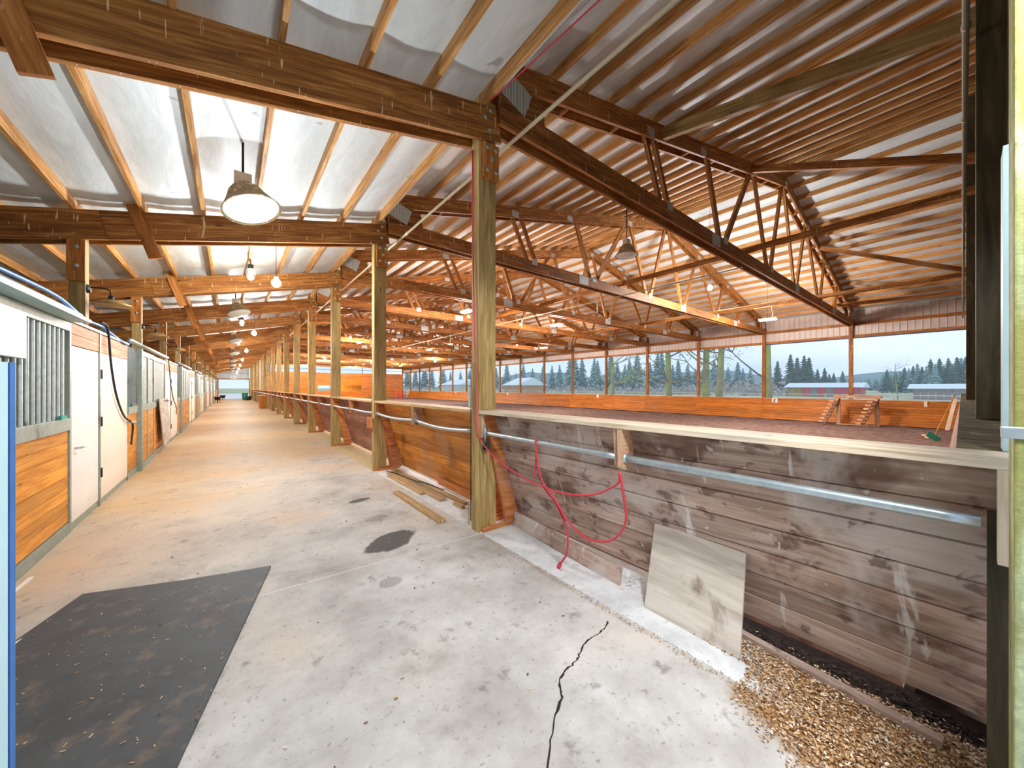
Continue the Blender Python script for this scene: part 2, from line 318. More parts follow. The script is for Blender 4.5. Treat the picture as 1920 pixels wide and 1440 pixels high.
# ------------------------------------------------------------ mesh builder
ORG = {}
class MB:
    def __init__(s): s.v = []; s.f = []; s.uv = []; s.r = []; s.sm = []
    def quadset(s, pts, faces, uvs, r, smooth=False):
        b = len(s.v); s.v += [tuple(p) for p in pts]
        for f, u in zip(faces, uvs):
            s.f.append(tuple(b + i for i in f)); s.uv.append(u); s.r.append(r); s.sm.append(smooth)
    def board(s, p0, p1, w, h, up=(0, 0, 1), cut0=0, cut1=0):
        """long box from p0 to p1; w across, h along up"""
        p0, p1 = Vector(p0), Vector(p1); d = p1 - p0; L = d.length; d.normalize()
        up = Vector(up); sd = d.cross(up)
        if sd.length < 1e-4: sd = d.cross(Vector((1, 0, 0)))
        sd.normalize(); u = sd.cross(d).normalized()
        a, b = sd * w / 2, u * h / 2
        P = [p0 - a - b, p0 + a - b, p0 + a + b, p0 - a + b, p1 - a - b, p1 + a - b, p1 + a + b, p1 - a + b]
        F = [(0, 1, 5, 4), (1, 2, 6, 5), (2, 3, 7, 6), (3, 0, 4, 7), (3, 2, 1, 0), (4, 5, 6, 7)]
        o = random.random() * 9; q = random.random() * 9; U = []; acc = o
        for e in (w, h, w, h):
            U.append([(q, acc), (q, acc + e), (q + L, acc + e), (q + L, acc)]); acc += e + .3
        U.append([(0, o), (0, o + w), (h * .1, o + w), (h * .1, o)]); U.append(U[-1])
        s.quadset(P, F, U, random.random()); return s
    def box(s, lo, hi, axis=None):
        lo, hi = Vector(lo), Vector(hi); c = (lo + hi) / 2; e = hi - lo
        if axis is None: axis = max(range(3), key=lambda i: e[i])
        p0, p1 = c.copy(), c.copy(); p0[axis] = lo[axis]; p1[axis] = hi[axis]
        if axis == 2: return s.board(p0, p1, e[0], e[1], up=(0, 1, 0))
        if axis == 0: return s.board(p0, p1, e[1], e[2])
        return s.board(p0, p1, e[0], e[2])
    def prism(s, poly, lo, hi, axis):
        """polygon (2d) extruded along axis; poly coords are the remaining axes in order"""
        n = len(poly); P = []
        for t in (lo, hi):
            for a, b in poly:
                P.append({0: (t, a, b), 1: (a, t, b), 2: (a, b, t)}[axis])
        F = [tuple(range(n)), tuple(range(2 * n - 1, n - 1, -1))]; U = [[(a, b) for a, b in poly], [(a, b) for a, b in reversed(poly)]]
        for i in range(n):
            j = (i + 1) % n; F.append((j, i, n + i, n + j)); e = (Vector(poly[i]) - Vector(poly[j])).length
            U.append([(e, 0), (0, 0), (0, abs(hi - lo)), (e, abs(hi - lo))])
        s.quadset(P, F, U, random.random()); return s
    def tube(s, pts, r, n=8, cap=True):
        pts = [Vector(p) for p in pts]; rr = r if isinstance(r, (list, tuple)) else [r] * len(pts)
        P = []; k = len(pts); ref = None
        for i, p in enumerate(pts):
            d = (pts[min(i + 1, k - 1)] - pts[max(i - 1, 0)]).normalized()
            if ref is None: ref = Vector((0, 0, 1)) if abs(d.z) < .9 else Vector((1, 0, 0))
            a = (ref - d * ref.dot(d)).normalized(); ref = a; b = d.cross(a)
            for j in range(n):
                t = 2 * math.pi * j / n; P.append(p + (a * math.cos(t) + b * math.sin(t)) * rr[i])
        F = []; U = []
        for i in range(k - 1):
            for j in range(n):
                j2 = (j + 1) % n; F.append((i * n + j, i * n + j2, (i + 1) * n + j2, (i + 1) * n + j)); U.append([(i * .2, j / n), (i * .2, (j + 1) / n), (i * .2 + .2, (j + 1) / n), (i * .2 + .2, j / n)])
        if cap:
            F.append(tuple(range(n - 1, -1, -1))); U.append([(0, 0)] * n)
            F.append(tuple((k - 1) * n + j for j in range(n))); U.append([(0, 0)] * n)
        s.quadset(P, F, U, random.random(), True); return s
    def lathe(s, prof, c, n=28, M4=None):
        P = []; c = Vector(c)
        for (r, z) in prof:
            for j in range(n):
                t = 2 * math.pi * j / n; q = Vector((r * math.cos(t), r * math.sin(t), z))
                if M4: q = M4 @ q
                P.append(c + q)
        F = []; U = []
        for i in range(len(prof) - 1):
            for j in range(n):
                j2 = (j + 1) % n; F.append((i * n + j, i * n + j2, (i + 1) * n + j2, (i + 1) * n + j)); U.append([(0, 0)] * 4)
        s.quadset(P, F, U, random.random(), True); return s
    def build(s, name, mat, parent=None, origin=None, label=None, cat=None, group=None, kind=None, bevel=0):
        if parent is not None: org = ORG[parent.name]
        elif origin is not None: org = Vector(origin)
        else:
            xs = [p[0] for p in s.v]; ys = [p[1] for p in s.v]; zs = [p[2] for p in s.v]
            org = Vector(((min(xs) + max(xs)) / 2, (min(ys) + max(ys)) / 2, min(zs)))
        me = bpy.data.meshes.new(name)
        me.from_pydata([(p[0] - org.x, p[1] - org.y, p[2] - org.z) for p in s.v], [], s.f)
        uvl = me.uv_layers.new(name='UVMap'); flat = []
        for u in s.uv: flat += [c for q in u for c in q]
        uvl.data.foreach_set('uv', flat)
        at = me.attributes.new('rnd', 'FLOAT', 'FACE'); at.data.foreach_set('value', s.r)
        me.polygons.foreach_set('use_smooth', s.sm)
        me.materials.append(M[mat] if isinstance(mat, str) else mat); me.update()
        o = bpy.data.objects.new(name, me); COL.objects.link(o)
        if parent is not None: o.parent = parent
        else: o.location = org
        ORG[o.name] = org.copy()
        if bevel:
            b = o.modifiers.new('bevel', 'BEVEL'); b.width = bevel; b.segments = 2; b.limit_method = 'ANGLE'; b.angle_limit = math.radians(40)
        if label: o['label'] = label
        if cat: o['category'] = cat
        if group: o['group'] = group
        if kind: o['kind'] = kind
        return o

def E(name, loc, label, cat, group=None):
    o = bpy.data.objects.new(name, None); COL.objects.link(o); o.location = loc; o.empty_display_size = .2
    o['label'] = label; o['category'] = cat
    if group: o['group'] = group
    ORG[o.name] = Vector(loc); return o

KIDS = {}
def copy_tree(o, parent=None, delta=None, label=None, group=None):
    c = o.copy(); COL.objects.link(c)
    if parent is not None: c.parent = parent
    if delta is not None: c.location = Vector(o.location) + Vector(delta); ORG[c.name] = ORG[o.name] + Vector(delta)
    if label: c['label'] = label
    if group: c['group'] = group
    if o.name not in KIDS: KIDS[o.name] = list(o.children)
    for ch in KIDS[o.name]: copy_tree(ch, c)
    return c

ONES = 'zeroth first second third fourth fifth sixth seventh eighth ninth tenth eleventh twelfth thirteenth fourteenth fifteenth sixteenth seventeenth eighteenth nineteenth twentieth'.split()
def nth(i):
    if i <= 20: return ONES[i]
    return ('twenty-' if i < 30 else 'thirty-') + ONES[i % 10] if i % 10 else 'thirtieth'

# ------------------------------------------------------------ dimensions
S = 3.66; NB = 16; Y0 = 3.395
def YC(n): return Y0 + (n - 1) * S            # n=0 is the near end wall, n=17 the far one
YEND = YC(17)
XR, XRW = 2.16, .23                           # aisle post face and width
XW = 24.1                                     # outer wall posts
XPK = 13.13
def beam_b(x): return 4.36 + .234 * (x - 2.16)
def beam_t(x): return beam_b(x) + .37
def chord_t(x): return 5.34 + .2375 * (min(x, 2 * XPK - x) - 2.16)
PD = .14
def roof_z(x): return (beam_t(x) if x < 2.3 else chord_t(x)) + PD + .01

# ------------------------------------------------------------ structure
MB().box((-7, -6, -.12), (2.76, YEND + .3, 0), 1).build('floor', 'floor', kind='structure', label='grey concrete aisle floor with straw dust and wet stains')
m = MB()
nx, ny = 110, 300
def dirt_z(x, y):
    return -.17 + .035 * math.sin(x * 5.1 + 2 * math.sin(y * .9)) * math.sin(y * 3.3 + 1.5 * math.sin(x * 1.1)) + .02 * math.sin(x * 11 + y * 4) + random.uniform(-.012, .012)
P = []
for i in range(nx + 1):
    for j in range(ny + 1):
        x = 2.76 + (24.3 - 2.76) * i / nx; y = -.3 + (YEND + .4) * (j / ny) ** 1.5; P.append((x, y, dirt_z(x, y)))
F = [(i * (ny + 1) + j, (i + 1) * (ny + 1) + j, (i + 1) * (ny + 1) + j + 1, i * (ny + 1) + j + 1) for i in range(nx) for j in range(ny)]
m.quadset(P, F, [[(0, 0)] * 4] * len(F), .5, True)
m.build('floor', 'dirt', kind='structure', label='brown dragged dirt footing of the riding arena')
# curb under the divider
for n in range(0, 17):
    y0 = YC(n) if n else -1.5
    m = MB().box((2.17, y0, 0), (2.60, YC(n + 1) - .01, .012 if n else .010), 1)
    m.box((2.60, 1.5 if n == 0 else y0, -.01), (2.85, YC(n + 1) - .01, .012 if n else .010), 1)
    m.build('trim_%d' % (n + 1), 'curb' if n < 2 else 'curbtan', kind='structure')
MB().box((2.60, -.3, -.25), (2.84, 1.55, .004), 1).build('trim_19', 'soil', kind='structure')

# roof insulation sheets
def sheet(x0, x1, y0, y1, name, label):
    m = MB(); P = []; nx = int((x1 - x0) / .078) + 1; ny = int((y1 - y0) / .4) + 1
    for i in range(nx + 1):
        for j in range(ny + 1):
            x = x0 + (x1 - x0) * i / nx; y = y0 + (y1 - y0) * j / ny
            ph = ((x - .94) / .625) % 1 if x < 2.3 else ((min(x, 2 * XPK - x) - 2.7) / .613) % 1
            sag = math.sin(math.pi * ph) * .045
            near = abs(((y - Y0 + S / 2) % S) - S / 2)
            sag *= min(1, near / .5 + .15)
            P.append((x, y, roof_z(x) - sag + random.uniform(-.003, .003)))
    F = [(i * (ny + 1) + j, i * (ny + 1) + j + 1, (i + 1) * (ny + 1) + j + 1, (i + 1) * (ny + 1) + j) for i in range(nx) for j in range(ny)]
    m.quadset(P, F, [[(0, 0)] * 4] * len(F), .5, True)
    return m.build(name, 'insul', kind='structure', label=label)
sheet(-5.3, 2.29, -1.2, YEND + .6, 'ceiling', 'white insulation sheet over the aisle purlins')
sheet(2.31, XPK, -.6, YEND + .6, 'ceiling', 'white insulation sheet on the near arena roof slope')
sheet(XPK, 24.5, -.6, YEND + .6, 'ceiling', 'white insulation sheet on the far arena roof slope')
MB().box((-5.4, -1.3, beam_t(-5.3) + .2), (-5.3, -1.2, beam_t(-5.3) + .3)).build('trim_21', 'purlin', kind='structure')
MB().box((2.29, -.6, 4.85), (2.31, YEND + .6, 5.53), 1).build('trim_20', 'insul', kind='structure')
# metal roofing outside
m = MB()
for (xa, xb) in ((-5.6, 2.29), (2.2, XPK), (XPK, 24.9)):
    xa2, xb2 = max(xa, -5.3), min(xb, 24.5)
    za, zb = (roof_z(xa2) + .06, roof_z(min(xb2, 2.29) if xb < 3 else xb2) + .06)
    if xa == 2.2: za = roof_z(2.31) + .05
    m.board((xa, YEND / 2, za), (xb, YEND / 2, zb), YEND + 2, .03, up=(0, 0, 1))
m.build('roof', 'sidinggrey', kind='structure')

# walls
def siding(m, p0, p1, z0, z1, pitch=.23, out=(1, 0)):
    """ribbed metal wall between two plan points"""
    p0, p1 = Vector((*p0, 0)), Vector((*p1, 0)); d = p1 - p0; L = d.length; d.normalize(); nrm = Vector((*out, 0))
    prof = []; t = 0
    while t < L:
        for (a, b) in ((0, 0), (pitch - .05, 0), (pitch - .035, -.02), (pitch - .015, -.02)):
            if t + a < L: prof.append((t + a, b))
        t += pitch
    prof.append((L, 0)); P = []
    for (a, b) in prof:
        q = p0 + d * a + nrm * b
        zz1 = z1(q.x) if callable(z1) else z1
        P.append((q.x, q.y, z0)); P.append((q.x, q.y, zz1))
    F = [(2 * i, 2 * i + 2, 2 * i + 3, 2 * i + 1) for i in range(len(prof) - 1)]
    m.quadset(P, F, [[(0, 0)] * 4] * len(F), .5)
m = MB(); siding(m, (XW + .12, -.5), (XW + .12, YEND + .5), 4.11, 5.44); m.build('wall_right', 'siding', kind='structure', label='ribbed metal siding above the arena openings')
m = MB(); siding(m, (XW + .14, -.5), (XW + .14, YEND + .5), -.3, 1.0); m.build('wall_right', 'siding', kind='structure', label='outer siding below the arena openings')
m = MB(); siding(m, (-5.2, -1), (-5.2, YEND + .5), 0, beam_t(-5.2), out=(-1, 0)); m.build('wall_left', 'sidinggrey', kind='structure')
# near end wall: arena gable (unlit shade put into its dark siding colour) and left of the doorway
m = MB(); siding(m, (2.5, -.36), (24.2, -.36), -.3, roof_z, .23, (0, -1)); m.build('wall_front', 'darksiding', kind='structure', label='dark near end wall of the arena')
m = MB(); siding(m, (-5.2, -.9), (-1.9, -.9), 0, roof_z, .23, (0, -1)); m.build('wall_front', 'sidinggrey', kind='structure', label='near end wall left of the doorway')
# far end wall with doorway
def zr(x): return roof_z(x)
m = MB(); yb = YEND + .25
siding(m, (-5.2, yb), (-1.25, yb), 0, zr, .3, (0, 1)); siding(m, (-1.25, yb), (2.05, yb), 2.75, zr, .3, (0, 1))
m.build('wall_back', 'sidinggrey', kind='structure', label='ribbed end wall over the far aisle door')
m = MB(); siding(m, (2.05, yb + .02), (24.2, yb + .02), 5.0, zr, .3, (0, 1)); m.build('wall_back', 'siding', kind='structure', label='end gable above the viewing gallery')
MB().box((-1.4, yb - .08, 2.66), (2.15, yb - .02, 2.84), 0).box((-1.4, yb - .08, 0), (-1.25, yb - .02, 2.66), 2).box((2.03, yb - .08, 0), (2.16, yb - .02, 2.66), 2).build('door_1', 'header', kind='structure')
MB().box((-1.3, yb - .09, 3.5), (2.1, yb - .05, 3.6), 0).build('trim_22', 'header', kind='structure')
# gallery wall (tall orange boards at the far end of the arena), with a long viewing window
m = MB(); z = -.2; hb = .195; yg = YEND - .1
k = 0
while z < 3.75:
    cuts = [(2.3, 24.1)] if not (1.05 <= z + .1 < 1.98) else [(2.3, 10.6), (17.2, 24.1)]
    for a, b in cuts:
        x = a
        while x < b - .01:
            e = min(b, x + random.uniform(2.5, 4.2)); m.board((x, yg, z + hb / 2), (e - .005, yg, z + hb / 2), .04, hb - .006); x = e
    z += hb
m.build('wall_back', 'gallery', kind='structure', label='tall orange board wall at the far end of the arena')
m = MB().box((10.5, yg - .03, 1.0), (17.3, yg + .03, 1.06), 0).box((10.5, yg - .03, 1.9), (17.3, yg + .03, 1.97), 0)
for x in (10.5, 12.2, 13.8, 15.5, 17.24): m.box((x, yg - .03, 1.0), (x + .06, yg + .03, 1.97), 2)
m.build('window_20', 'yellow', kind='structure')
m = MB()
for i in range(6):
    x = 3.2 + i * 3.5; m.box((x, yg + .1, 3.8), (x + .08, yg + .18, 5.1), 2).box((x, yg + .1, 4.4), (x + 3.4, yg + .16, 4.46), 0)
m.box((2.3, yg + .08, 5.0), (23, yg + .2, 5.12), 0)
m.build('window_21', 'darksiding', kind='structure')

# outer wall openings with wind screens, in every bay to carry the washed-out haze
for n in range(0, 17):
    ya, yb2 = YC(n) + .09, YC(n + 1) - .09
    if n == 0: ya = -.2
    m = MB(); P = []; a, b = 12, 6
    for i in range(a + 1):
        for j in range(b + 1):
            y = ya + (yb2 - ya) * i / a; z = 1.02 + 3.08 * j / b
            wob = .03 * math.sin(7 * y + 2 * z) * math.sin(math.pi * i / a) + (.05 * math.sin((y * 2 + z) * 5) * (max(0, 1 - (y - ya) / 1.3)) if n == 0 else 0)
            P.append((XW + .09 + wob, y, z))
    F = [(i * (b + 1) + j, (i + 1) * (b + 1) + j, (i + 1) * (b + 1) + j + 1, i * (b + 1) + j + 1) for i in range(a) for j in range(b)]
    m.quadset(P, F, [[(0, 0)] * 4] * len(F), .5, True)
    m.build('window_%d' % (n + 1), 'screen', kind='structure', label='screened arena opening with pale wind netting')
MB().box((XW + .02, -.3, 4.06), (XW + .1, YEND, 4.2), 1).build('trim_23', 'truss', kind='structure')
MB().box((XW - .0, -.15, 4.02), (XW + .018, YC(2), 4.07), 1).build('screen_strap', 'navy', label='dark blue strap along the top of the nearest wind screens', cat='strap')
MB().box((XW + .02, -.3, 4.66), (XW + .1, YEND, 4.8), 1).build('trim_24', 'truss', kind='structure')

# ------------------------------------------------------------ wall posts on the far side
p = MB().box((XW - .08, Y0 - .075, -.2), (XW + .08, Y0 + .075, 5.3), 2).build('wall_post', 'truss', origin=(XW, Y0, -.2),
    label='brown timber post between arena openings, first from the near end', cat='post', group='posts of the open arena wall')
for n in range(2, 18): copy_tree(p, None, (0, (n - 1) * S, 0), 'brown timber post between arena openings, %s from the near end' % nth(n))
copy_tree(p, None, (0, -S + .07, 0), 'brown corner post where the open arena wall meets the near end')

# ------------------------------------------------------------ trusses
def truss():
    t = E('roof_truss', (XPK, Y0, 4.64), 'heavy doubled timber truss carried by the nearest aisle post', 'truss', 'arena roof trusses')
    Y = Y0; th = .045; off = .098
    def two(m, a, b, h, gap=off, thick=th):
        for s_ in (-1, 1): m.board((a[0], Y + s_ * gap, a[1]), (b[0], Y + s_ * gap, b[1]), thick, h)
    m = MB()
    for a, b in ((2.42, 8.2), (8.2, 14.3), (14.3, 19.6), (19.6, XW + .1)): two(m, (a, 4.78), (b - .004, 4.78), .28)
    bc = m.build('bottom_chord', 'truss', t)
    for sgn in (0, 1):
        m = MB(); f = (lambda x: x) if not sgn else (lambda x: 2 * XPK - x)
        xs = [2.42, 7.6, XPK]
        for a, b in zip(xs, xs[1:]): two(m, (f(a), chord_t(f(a)) - .14), (f(b), chord_t(f(b)) - .14), .28)
        # spacer blocks in the gap
        m.build('top_chord', 'truss', t)
        for k in range(9):
            x = f(3.6 + k * 1.15); zz = chord_t(x) - .14; MB().board((x - .02, Y, zz - .10), (x + .02, Y, zz - .10), .15, .09).build('spacer_block', 'truss', t)
        for s_ in (-1, 1):
            MB().board((f(2.42), Y + s_ * off, 4.98), (f(3.1), Y + s_ * off, 5.08), th, .3).build('heel_block', 'truss', t)
            MB().board((f(2.45), Y + s_ * (off + .026), 5.17), (f(2.84), Y + s_ * (off + .026), 5.03), .006, .32).build('heel_plate', 'punched', t)
    T = [(5.5, 0), (7.95, 0), (10.6, 0), (XPK, 0)]; B = [6.15, 8.75, 11.85]
    webs = [(5.5, 6.1, .09), (5.78, 6.4, .09), (7.9, 8.6, .14), (10.5, 8.8, .14), (10.65, 11.75, .14), (13.05, 11.95, .14)]
    for a, b, w in webs:
        for sgn in (0, 1):
            f = (lambda x: x) if not sgn else (lambda x: 2 * XPK - x)
            m = MB(); zt = chord_t(a) - .12
            m.board((f(a), Y - .03, zt), (f(b), Y - .03, 4.84), .06, w)
            m.build('web', 'truss', t)
    for s_ in (-1, 1):
        for b_ in (6.25, 8.7, 11.85):
            for x in (b_, 2 * XPK - b_): MB().box((x - .09, Y + s_ * (off + .024) - .003, 4.82), (x + .09, Y + s_ * (off + .024) + .003, 4.98), 0).build('splice_plate', 'plate', bc)
        for x in (8.2, 14.3, 19.6): MB().box((x - .2, Y + s_ * (off + .024) - .003, 4.66), (x + .2, Y + s_ * (off + .024) + .003, 4.91), 0).build('splice_plate', 'plate', bc)
        for x in (7.6, 5.6, 10.58, XPK, 2 * XPK - 10.58, 2 * XPK - 7.6):
            zz = chord_t(x); MB().board((x - .11, Y + s_ * (off + .025), zz - .2), (x + .11, Y + s_ * (off + .025), zz - .2), .006, .15).build('splice_plate', 'plate', t)
    return t
T1 = truss()
for n in range(2, 17): copy_tree(T1, None, (0, (n - 1) * S, 0), 'doubled timber roof truss over the arena, %s from the camera' % nth(n))

# ------------------------------------------------------------ aisle posts
def aisle_post():
    t = E('timber_post', (XR + XRW / 2, Y0, 0), 'nearest squared timber post between aisle and arena, with red cord', 'post', 'posts between aisle and arena')
    MB().box((XR, Y0 - .075, -.2), (XR + XRW, Y0 + .075, 4.85), 2).build('shaft', 'post', t, bevel=.004)
    sb = MB().box((XR + .035, Y0 - .119, 3.95), (XR + XRW + .015, Y0 - .076, 4.355), 2).box((XR + .035, Y0 + .076, 3.95), (XR + XRW + .015, Y0 + .119, 4.355), 2).build('splice_block', 'block', t, bevel=.003)
    for (dx, z) in ((.09, 4.30), (.2, 4.30), (.15, 4.18), (.09, 4.05), (.2, 4.05), (.06, 4.62), (.13, 4.72), (.12, 4.5)):
        y = Y0 - (.119 if z < 4.36 else .121); x = XR + dx
        R = Matrix.Rotation(math.radians(90), 4, 'X')
        MB().lathe([(0, .012), (.012, .012), (.013, .005), (.026, .005), (.027, 0)], (x, y, z), 12, R).build('bolt', 'bolt', sb if z < 4.36 else t)
    return t
AP = aisle_post()
for n in range(2, 18): copy_tree(AP, None, (0, (n - 1) * S, 0), 'squared timber post between aisle and arena, %s from the camera' % nth(n))
# ------------------------------------------------------------ stall-side posts with bolted blocks
def stall_post():
    t = E('stall_post', (-1.46, YC(2), 0), 'treated post rising behind the stall fronts, nearest of its row', 'post', 'posts behind the stall fronts')
    MB().box((-1.60, YC(2) - .075, 0), (-1.46, YC(2) + .075, 3.7), 2).build('shaft', 'post', t, bevel=.004)
    sb = MB().box((-1.61, YC(2) - .118, 2.97), (-1.455, YC(2) - .076, 3.5), 2).build('splice_block', 'block', t, bevel=.003)
    for z in (3.16, 3.4):
        MB().lathe([(0, .012), (.012, .012), (.013, .005), (.026, .005), (.027, 0)], (-1.53, YC(2) - .118, z), 12, Matrix.Rotation(math.radians(90), 4, 'X')).build('bolt', 'bolt', sb)
    return t
SP = stall_post()
for n in range(3, 18): copy_tree(SP, None, (0, (n - 2) * S, 0), 'treated post rising behind the stall fronts, %s of its row' % nth(n - 1))
copy_tree(SP, None, (0, -S, 0), 'treated post rising behind the white board by the blue jamb')

# ------------------------------------------------------------ aisle rafters
def rafter():
    t = E('aisle_rafter', (0, Y0, beam_b(0)), 'large dark doubled rafter across the top left, on the nearest post', 'beam', 'rafters over the aisle')
    for nm, s_ in (('near_ply', -1), ('far_ply', 1)):
        y = Y0 + s_ * .098
        m = MB().board((-5.25, y, beam_b(-5.25) + .185), (-1.3, y, beam_b(-1.3) + .185), .045, .37).board((-1.296, y, beam_b(-1.296) + .185), (XR + XRW + .01, y, beam_b(XR + XRW + .01) + .185), .045, .37)
        m.build(nm, 'beam', t)
    return t
RF = rafter()
for n in range(2, 18): copy_tree(RF, None, (0, (n - 1) * S, 0), 'doubled sloping timber rafter over the aisle, %s from the camera' % nth(n))
copy_tree(RF, None, (0, -S, 0), 'doubled timber rafter over the doorway right above the camera')
# tilted brace boards nailed on each rafter
def brace_at(n, x, lab):
    y = YC(n) - .14
    zb = beam_b(x)
    return MB().board((x - .10, y, zb + .46), (x + .1, y, zb - .2), .04, .15, up=(0, 1, 0) if False else (1, 0, .3)).build('brace_board', 'block', label=lab, cat='board', group='tilted brace boards nailed to the rafters')
def ang_board(m, a, b, w, th):
    """flat board facing -Y"""
    a, b = Vector(a), Vector(b); d = (b - a).normalized(); up = d.cross(Vector((0, 1, 0))).normalized()
    m.board(a, b, th, w, up=up); return m
for n in range(1, 13):
    x = -.93 if n > 1 else -.98; y = YC(n) - .142; zb = beam_b(x)
    ang_board(MB(), (x - .1, y, zb + .44), (x + .12, y, zb - .24), .14, .038).build('brace_board', 'block',
        label='short tilted brace board nailed across the %s aisle rafter' % nth(n), cat='board', group='tilted brace boards nailed to the rafters', bevel=.002)

# ------------------------------------------------------------ purlins
AX = [.94 + .625 * k for k in range(-9, 3)] ; AX = [x for x in AX if x > -2.9]
ARX = [2.7 + .613 * k for k in range(18)]; ARX = ARX + [2 * XPK - x for x in reversed(ARX)]
NEARB = 6
for b in range(0, NEARB):
    y0, y1 = YC(b) if b else -.95, YC(b + 1)
    bay = ['over the camera', 'of the second bay', 'of the third bay', 'of the fourth bay', 'of the fifth bay', 'of the sixth bay'][b]
    for i, x in enumerate(AX):
        if b == 0 and x < -1.0: continue
        zz = beam_t(x) + PD / 2
        MB().board((x, y0, zz), (x, y1 - .006, zz), .04, PD).build('roof_purlin', 'purlin', label='aisle roof purlin %s, %s from the arena side' % (bay, nth(len(AX) - i)), cat='purlin', group='roof purlins over the aisle')
    for i, x in enumerate(ARX):
        zz = chord_t(x) + PD / 2; yy = max(y0, -.3)
        MB().board((x, yy, zz), (x, y1 - .006, zz), .04, PD).build('roof_purlin', 'purlin', label='arena roof purlin %s, %s counting from the aisle' % (bay, nth(i + 1)), cat='purlin', group='roof purlins over the arena')
m = MB()
for b in range(NEARB, 17):
    for x in AX + ARX:
        zz = (beam_t(x) if x < 2.3 else chord_t(x)) + PD / 2
        m.board((x, YC(b), zz), (x, YC(b + 1) - .006, zz), .04, PD)
m.build('roof_purlin', 'purlin', kind='stuff', label='distant rows of roof purlins beyond the sixth bay', cat='purlin')
# long bottom-chord braces
for x, lab in ((9.9, 'long board lying along the truss chords near the ridge, aisle side'), (17.1, 'long board lying along the truss chords on the window side')):
    m = MB()
    for n in range(0, 17):
        m.board((x + (.045 if n % 2 else 0), YC(n) - .3 if n else -.3, 4.97), (x + (.045 if n % 2 else 0), YC(n + 1) + .25, 4.97), .04, .14)
    m.build('lateral_brace', 'truss', label=lab, cat='board')
for a, b, w, lab in (((6.0, 3.3, 6.1), (5.9, -.25, 5.3), .2, 'thick timber brace from the first truss down to the near end wall'),
                     ((10.3, 3.3, 7.12), (10.3, -.25, 5.62), .16, 'level-looking timber brace from first truss peak to the dark post'),
                     ((16.4, 3.1, 6.55), (16.4, -.25, 4.86), .13, 'slender tilted brace beyond the first truss near the windows'),
                     ((20.2, 3.3, 5.1), (20.2, -.25, 4.95), .13, 'low timber brace just under the far arena roof slope')):
    MB().board(a, b, .09, w).build('gable_brace', 'post' if w > .19 else 'truss', label=lab, cat='brace')

# ------------------------------------------------------------ arena divider, bay by bay
LZ = 1.325
def divider(b, mat, lab):
    y0, y1 = (YC(b) + .1) if b else -.12, YC(b + 1) - .1
    t = E('plank_divider', (2.6, y0, 0), lab, 'plank wall', 'leaning plank panels of the divider')
    x_top, x_bot, zt, zb = 2.34, 2.72, 1.31, (.11 if b == 0 else .06)
    nb = 7; hgt = (zt - zb) / nb; m = MB()
    for k in range(nb):
        za = zb + k * hgt; zc = za + hgt / 2; u = (zc - zb) / (zt - zb); x = x_bot + (x_top - x_bot) * u
        up = Vector((x_top - x_bot, 0, zt - zb)).normalized(); y = y0
        if b == 0 and k == 0: ya = y0
        while y < y1 - .02:
            L = random.uniform(2.2, 4.5) if b != 0 else 4; e = min(y1, y + L)
            if y1 - e < .4: e = y1
            jit = random.uniform(-.004, .004)
            m.board((x + jit, y, zc), (x + jit + random.uniform(-.003, .003), e - .003, zc + random.uniform(-.003, .003)), .034, hgt * 1.02 - .006, up=up); y = e
    m.build('planks', mat, t)
    for yy in (y1 - .02, y0 + .02):
        if b == 0 and yy < 1: continue
        s_ = -1 if yy > (y0 + y1) / 2 else 1
        m = MB().prism([(2.20, 1.30), (2.34, 1.30), (2.68, .05), (2.50, .05)] if s_ < 0 else [(2.25, 1.30), (2.34, 1.30), (2.68, .05), (2.52, .05)], yy - .02, yy + .02, 1)
        m.build('stud', 'stud', t)
    if b: MB().box((2.19, y0 - .02, .012), (2.62, y0 + .02, .05), 0).build('foot_block', 'stud', t)
    MB().box((2.19, y1 - .02, .012), (2.64, y1 + .02, .055), 0).build('foot_block', 'stud', t)
    return t
D0 = divider(0, 'plank_grey', 'weathered grey-brown leaning plank wall in the right foreground')
D1 = divider(1, 'plank_orange', 'water-stained orange leaning plank wall left of the nearest post')
D2 = divider(2, 'plank_purple', 'faded brown plank panel of the divider, third from the camera')
for b in range(3, 16): copy_tree(D2, None, (0, (b - 2) * S, 0), 'faded brown plank panel of the divider, %s from the camera' % nth(b + 1))

def ledge(b, mat, lab):
    y0, y1 = YC(b) if b else -.13, YC(b + 1) - .085
    if b: y0 -= .08
    return MB().box((2.15 if b == 0 else 2.17, y0 + .0, LZ), (2.42, y1, LZ + .037), 1).build('ledge', mat, label=lab, cat='ledge', group='ledge boards on the divider', bevel=.004)
# ledge boards are notched between the posts
L0 = ledge(0, 'ledge', 'weathered pale ledge board along the foreground plank wall')
def ledge_between(b, mat, lab): 
    return MB().box((2.15, YC(b) + .08, LZ), (2.42, YC(b + 1) - .08, LZ + .037), 1).build('ledge', mat, label=lab, cat='ledge', group='ledge boards on the divider', bevel=.003)
ledge_between(1, 'ledge_new', 'pale ledge board above the orange plank wall')
L2 = ledge_between(2, 'ledge_new', 'pale ledge board on the divider, third from the camera')
for b in range(3, 17): copy_tree(L2, None, (0, (b - 2) * S, 0), 'pale ledge board on the divider, %s from the camera' % nth(b + 1))

